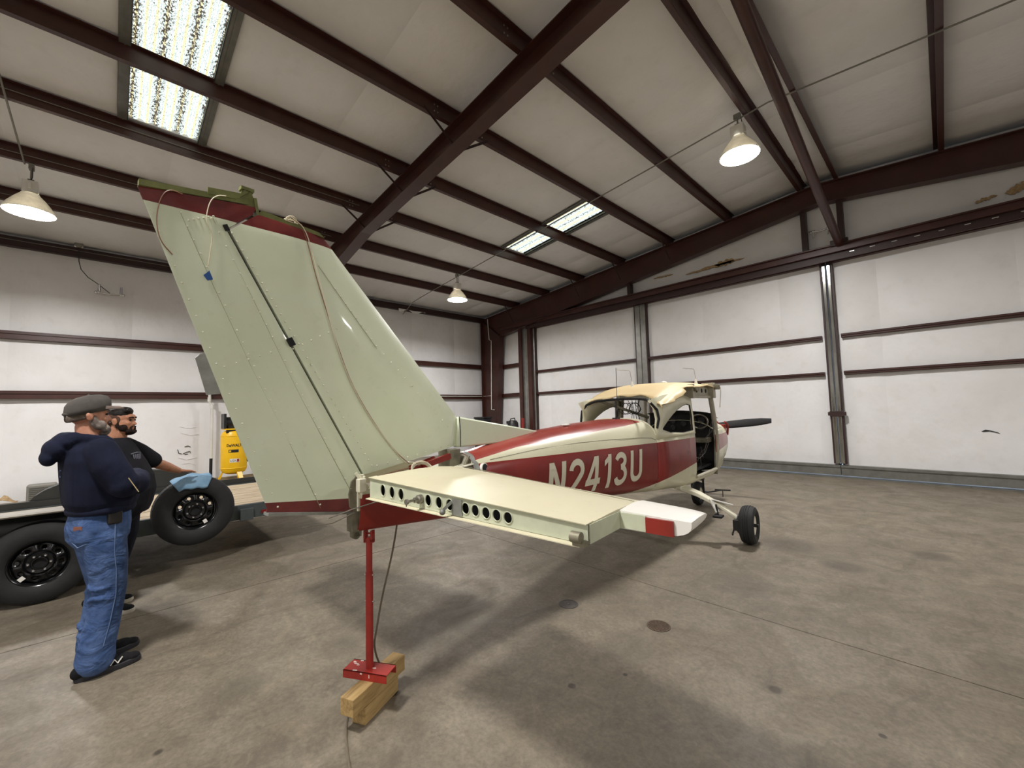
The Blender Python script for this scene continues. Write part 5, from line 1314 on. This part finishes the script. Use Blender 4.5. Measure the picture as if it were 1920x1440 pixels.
limb(m, [(.19,-.06,1.435,.090),(.235,-.03,1.34,.092),(.268,.035,1.215,.086),(.20,.115,1.205,.076),(.09,.16,1.225,.066),(-.02,.17,1.238,.056)], 18)
limb(m, [(-.19,-.06,1.435,.090),(-.235,-.03,1.34,.092),(-.268,.045,1.205,.084),(-.19,.125,1.18,.072),(-.08,.16,1.185,.064),(.03,.165,1.19,.055)], 18)
# hood lying on the back and round the neck
for k in range(15):
    t = R(-200+220*k/14+80); 
    x, y = .105*math.cos(t), -.09+.110*math.sin(t)
    m.ball((x, y, 1.515-.03*max(0,math.sin(t))+.02*max(0,-math.sin(t))), .036)
m.ball((0,-.185,1.505),(.13,.075,.060)); m.ball((0,-.235,1.46),(.115,.060,.070)); m.ball((0,-.262,1.41),(.085,.042,.055)); m.ball((.06,-.17,1.52),(.07,.06,.05)); m.ball((-.06,-.17,1.52),(.07,.06,.05))
blob('hoodie', m, M['hoodie'], A, .0075, 10)
mk('hem_band', MB().tube([(.194*math.cos(t), -.005+.159*math.sin(t), 1.05) for t in [2*math.pi*k/48 for k in range(48)]], .021, 10, closed=True, sq=(.75,1.2)), M['hoodie'], A)
lettering('back_print', 'C', .1, lambda a,b: (-.03+.06*a, -.209, 1.28+.05*b), M['denim_seam'], A)
# jeans
m = MB()
torso(m, [(.78,0,-.01,.10,.10),(.86,0,-.015,.182,.152),(.94,0,-.015,.188,.158),(1.0,0,-.01,.180,.150),(1.075,0,-.005,.170,.140)])
limb(m, [(.088,-.01,.86,.113),(.098,.01,.70,.103),(.102,.025,.52,.085),(.106,.0,.34,.086),(.108,-.03,.18,.092),(.108,-.035,.10,.098)], 18, sq=(1,1.02))
limb(m, [(-.088,-.01,.86,.113),(-.098,.02,.70,.103),(-.105,.045,.52,.085),(-.108,.03,.34,.086),(-.110,.015,.18,.090),(-.110,.015,.105,.096)], 18, sq=(1,1.02))
for sx, y0 in ((.107,-.03),(-.11,.005)):
    for z, dz in ((.13,.012),(.19,-.01),(.25,.014),(.47,-.012),(.55,.01)):
        for k in range(16):
            t = 2*math.pi*k/16; m.ball((sx+.074*math.cos(t), y0+(.03 if z > .4 else 0)+.074*math.sin(t), z+dz*math.sin(2*t)+.01), .015)
blob('jeans', m, M['denim'], A, .0075, 8)
mk('belt', MB().loft([[(.178*math.cos(t),-.005+.147*math.sin(t),z) for t in [2*math.pi*k/32 for k in range(32)]] for z in (1.02,1.058)]), M['leather'], A, solid=.006)
mk('belt_pouch', MB().box(.155,.198,-.02,.055,.955,1.045), M['leather'], A, smooth=False, bevel=.012)
def on_hip(y, z): return .190*(max(.02,1-((y+.015)/.160)**2))**.5+.004
def stitch(pts): return mk('seam', MB().tube(pts, .0022, 5), M['denim_seam'], A)
stitch([(.186,.02,.97),(.198,.018,.90),(.200,.018,.78),(.201,.03,.66),(.190,.035,.5),(.194,.01,.34),(.199,-.02,.2)])
mk('back_pocket', MB().prism([(-.055,.0),(.055,.015),(.055,-.10),(0,-.13),(-.055,-.115)], lambda a,b,t: (.105+a*.95,-.148-.012*t-.12*max(0,a)**2*4*0+ (a+.055)*.42 if False else -.168+ (max(0,a+.02))**1*.55,.945+b), 0, 1), M['denim'], A, smooth=False, bevel=.003) if False else None
pp_ = [(.078,-.150,.955),(.155,-.098,.962),(.160,-.094,.86),(.118,-.138,.835),(.078,-.155,.865)]
mk('back_pocket', MB().tube(pp_, .003, 5, closed=True), M['denim_seam'], A)
mk('leather_patch', MB().obox((.118,-.137,.955), (.022,.0145,0), (.004,-.006,0), (0,0,.012)), paint('brown_leather_patch', srgb(120,76,60), .6), A, smooth=False)
def shoe(q, y0, par, white=False, rot=0):
    m = MB(); c, s = math.cos(rot), math.sin(rot)
    T = lambda x, y, z: (q+c*x-s*y, y0+s*x+c*y, z)
    for y, z, a, b, d in ((-.085,.055,.036,.05,.045),(-.04,.062,.037,.06,.05),(.03,.058,.042,.07,.046),(.10,.045,.046,.07,.036),(.155,.038,.043,.05,.026)): m.ball(T(0,y,z), (a,b,d), ax=(Vector((c,s,0)),Vector((-s,c,0)),Vector((0,0,1))))
    blob('shoe', m, M['shoe'], par, .006, 3)
    out = []
    for k in range(26):
        t = 2*math.pi*k/26; cc, ss = math.cos(t), math.sin(t); out.append((.047*math.copysign(abs(cc)**.8,cc)*(1+.12*ss), .045+.160*math.copysign(abs(ss)**.85,ss)))
    mk('shoe_sole', MB().loft([[T(x*.97,y*.99,.0) for x,y in out],[T(x*1.04,y*1.02,.012) for x,y in out],[T(x*1.02,y*1.01,.032) for x,y in out],[T(x*.9,y*.95,.038) for x,y in out]], True, True), M['solew'] if white else M['sole'], par)
shoe(.112,-.015,A,rot=R(-4)); shoe(-.112,.05,A,rot=R(6))
mk('shoe_logo', MB().bar((.163,.025,.045),(.163,.045,.075),.004,.010,up=(1,0,0)).bar((.163,.045,.075),(.163,.062,.045),.004,.008,up=(1,0,0)).bar((.163,.062,.045),(.163,.085,.075),.004,.010,up=(1,0,0)), M['tipwhite'], A, smooth=False)
# cap
m = MB()
crown = []
for z, a, b in ((.018,.089,.109),(.05,.092,.112),(.085,.089,.109),(.113,.075,.092),(.131,.045,.056),(.137,.006,.008)):
    crown.append([P1(a*math.cos(t), -.004+b*math.sin(t)-.010*(z-.03)*8*.1, z+(.026*math.sin(t)*b/.112)) for t in [2*math.pi*k/28 for k in range(28)]])
m.loft(crown, False, True)
cp = mk('cap', m, M['capcloth'], A, angle=70, solid=.006)
m = MB(); rings = []
for k in range(9):
    t = R(35+110*k/8); x = .088*math.cos(t); y = .105*math.sin(t)-.004
    rings.append([P1(x*.96,y*.97,.066), P1(x*1.02,y+.055*math.sin(t)**1.5,.066), P1(x*.98,y+.075*math.sin(t)**1.5,.056), P1(x*.98,y+.072*math.sin(t)**1.5,.046), P1(x,y+.045*math.sin(t),.046), P1(x*.96,y*.97,.044)])
m.loft(rings, True, True); mk('cap_bill', m, M['capbill'], A, angle=60)
mk('cap_button', MB().ball(P1(0,-.004,.139), .008), M['capcloth'], A)
mk('cap_strap', MB().tube([P1(.07*math.cos(t),-.004+.112*math.sin(t),.012) for t in [R(-140+100*k/8) for k in range(9)]], .010, 6), M['capcloth'], A)
m = MB(); B = lambda p, r: m.ball(P1(*p), r, ax=AX1)
for q in (-1,1):
    B((q*.052,.045,-.062),(.026,.036,.034)); B((q*.068,.015,-.035),(.012,.024,.040)); B((q*.035,.078,-.088),(.026,.026,.028)); B((q*.016,.098,-.048),(.016,.010,.008))
B((0,.090,-.098),(.030,.024,.034)); B((0,.075,-.118),(.030,.030,.022))
blob('beard', m, M['beardgrey'], A, .005, 3)
m = MB()
for q in (-1,1):
    for k in range(6): B((q*(.071-.007*k),-.03-.013*k,.004-.004*k),(.010,.018,.030))
B((0,-.090,-.014),(.05,.014,.030))
blob('hair', m, M['hairgrey'], A, .005, 2)
for q in (-1,1): mk('eye', MB().ball(P1(q*.031,.083,.012), .010, 10, 8), M['eye'], A); mk('eyebrow', MB().tube([P1(q*.016,.098,.030),P1(q*.034,.094,.034),P1(q*.050,.082,.028)], .005, 6), M['beardgrey'], A)
# stick held under the folded arms
q0, q1 = onX(241,896,-3.70), onX(260,922,-3.70)
st = mk('wooden_stick', MB().bar(q0, q1, .013, .005), paint('tan_stick', srgb(176,160,118), .6), smooth=False, bevel=.001); tag(st, 'short tan stick held by the man with folded arms', 'stick')

# ---------------------------------------------------------------- man in the black t-shirt
Bp = Vector((-5.13,.03,0)); bz = R(-20)
D = thing('person', 'bearded man in black t-shirt resting his hand on the spare tire', 'person', Bp, bz)
def wl_(p): # world to local of this man
    d = Vector(p)-Bp; c, s = math.cos(-bz), math.sin(-bz); return (c*d.x-s*d.y, s*d.x+c*d.y, d.z)
HY2 = R(-8); hc2 = (.0,.02,1.63)
m = MB(); P2_, AX2 = head_mesh(m, hc2, HY2, 1.0, 1.14)
limb(m, [(0,-.03,1.36,.07),(0,-.01,1.47,.068),(0,.01,1.56,.064)])
torso(m, [(.84,0,0,.16,.12),(1.02,0,.02,.17,.14),(1.22,0,.01,.18,.13),(1.38,0,-.02,.18,.10),(1.44,0,-.02,.09,.07)])
LS, LE, LW = (-.235,-.01,1.40), wl_((-5.46,.33,1.20)), wl_((-5.66,.51,1.092))
limb(m, [(*LS,.062),(*LE,.050),(*[a*.5+b*.5 for a,b in zip(LE,LW)],.044),(*LW,.031)])
tp = wl_((-5.78,.66,1.058)); dv = Vector(tp)-Vector(LW)
hand(m, LW, dv, Vector((-.05,.0,1)), Vector(wl_((-5.66+.3,.51+.3,1.092)))-Vector(LW), .185, .18)
RS, RE, RW = (.235,-.01,1.40), (.28,-.03,1.12), (.27,.10,.90)
limb(m, [(*RS,.062),(*RE,.048),(*RW,.031)]); hand(m, RW, (-.05,.15,-1), (-1,0,0), (0,1,0), .18, .3)
for q in (-1,1): limb(m, [(q*.10,.02,.86,.08),(q*.11,.0+.02*q,.47,.055),(q*.115,-.06+.05*q,.1,.042)]); m.ball((q*.115,-.02+.05*q,.05),(.028,.08,.02))
blob('body', m, M['skin2'], D, .0055, 3)
m = MB()
torso(m, [(.82,0,.035,.215,.185),(.90,0,.045,.225,.205),(1.02,0,.055,.230,.215),(1.14,0,.045,.234,.205),(1.26,0,.015,.236,.175),(1.36,0,-.015,.235,.145),(1.42,0,-.025,.205,.122),(1.465,0,-.02,.125,.095),(1.485,0,-.015,.085,.082)])
mid = [LS[i]+(LE[i]-LS[i])*.80 for i in range(3)]
limb(m, [(-.20,-.015,1.40,.082),(*[LS[i]+(LE[i]-LS[i])*.35 for i in range(3)],.084),(*mid,.078)], 18)
limb(m, [(.20,-.015,1.40,.082),(.26,-.02,1.28,.080),(.275,-.025,1.17,.074)], 18)
blob('t_shirt', m, M['tee'], D, .0075, 8)
# chest print: little pale strokes
m = MB()
def chest(x, z): return (x, -.0+.158*(max(.02,1-(x/.225)**2))**.5+.012, z)
for k in range(5): m.tube([chest(.03+.02*k,1.335), chest(.02+.02*k,1.29)], .005, 5)
m.tube([chest(.02,1.345),chest(.07,1.352),chest(.13,1.342)], .004, 5)
for k in range(3): m.tube([chest(-.10+.02*i,1.24-.02*k+.01*math.sin(i)) for i in range(8)], .0035, 5)
mk('chest_print', m, paint('grey_shirt_print', srgb(112,114,126), .8), D)
m = MB()
torso(m, [(.74,0,.01,.11,.11),(.82,0,.02,.198,.172),(.94,0,.03,.20,.175),(1.0,0,.03,.186,.155)])
for q in (-1,1): limb(m, [(q*.095,.02,.82,.122),(q*.108,.015,.62,.112),(q*.113,.0+.015*q,.46,.098),(q*.116,-.035+.035*q,.25,.092),(q*.117,-.07+.05*q,.10,.092)], 18)
blob('trousers', m, M['pants2'], D, .008, 4)
shoe(.12,-.005,D,True,R(-6)); shoe(-.12,-.11,D,True,R(8))
m = MB(); B = lambda p, r: m.ball(P2_(*p), r, ax=AX2)
for q in (-1,1):
    B((q*.056,.042,-.058),(.022,.036,.034)); B((q*.074,.008,-.030),(.008,.016,.036)); B((q*.034,.075,-.092),(.028,.026,.022)); B((q*.018,.095,-.047),(.018,.009,.006)); B((q*.030,.088,-.066),(.007,.010,.020))
B((0,.090,-.096),(.028,.020,.022)); B((0,.062,-.112),(.036,.034,.014))
blob('beard', m, M['beardblack'], D, .005, 3)
m = MB()
B((0,-.014,.060),(.077,.094,.064)); B((0,.045,.088),(.058,.036,.034)); B((0,.010,.100),(.058,.07,.032)); B((.02,.065,.09),(.04,.022,.024))
blob('hair', m, M['hairblack'], D, .005, 3)
m = MB()
for q in (-1,1): B((q*.043,-.030,.022),(.040,.074,.056)); B((q*.070,.012,.010),(.012,.014,.034))
B((0,-.06,-.01),(.060,.052,.055))
blob('cropped_sides', m, M['stubble'], D, .005, 3)
for q in (-1,1): mk('eye', MB().ball(P2_(q*.031,.083,.010), .010, 10, 8), M['eye'], D); mk('eyebrow', MB().tube([P2_(q*.014,.098,.030),P2_(q*.034,.095,.035),P2_(q*.052,.082,.028)], .0055, 6), M['beardblack'], D)
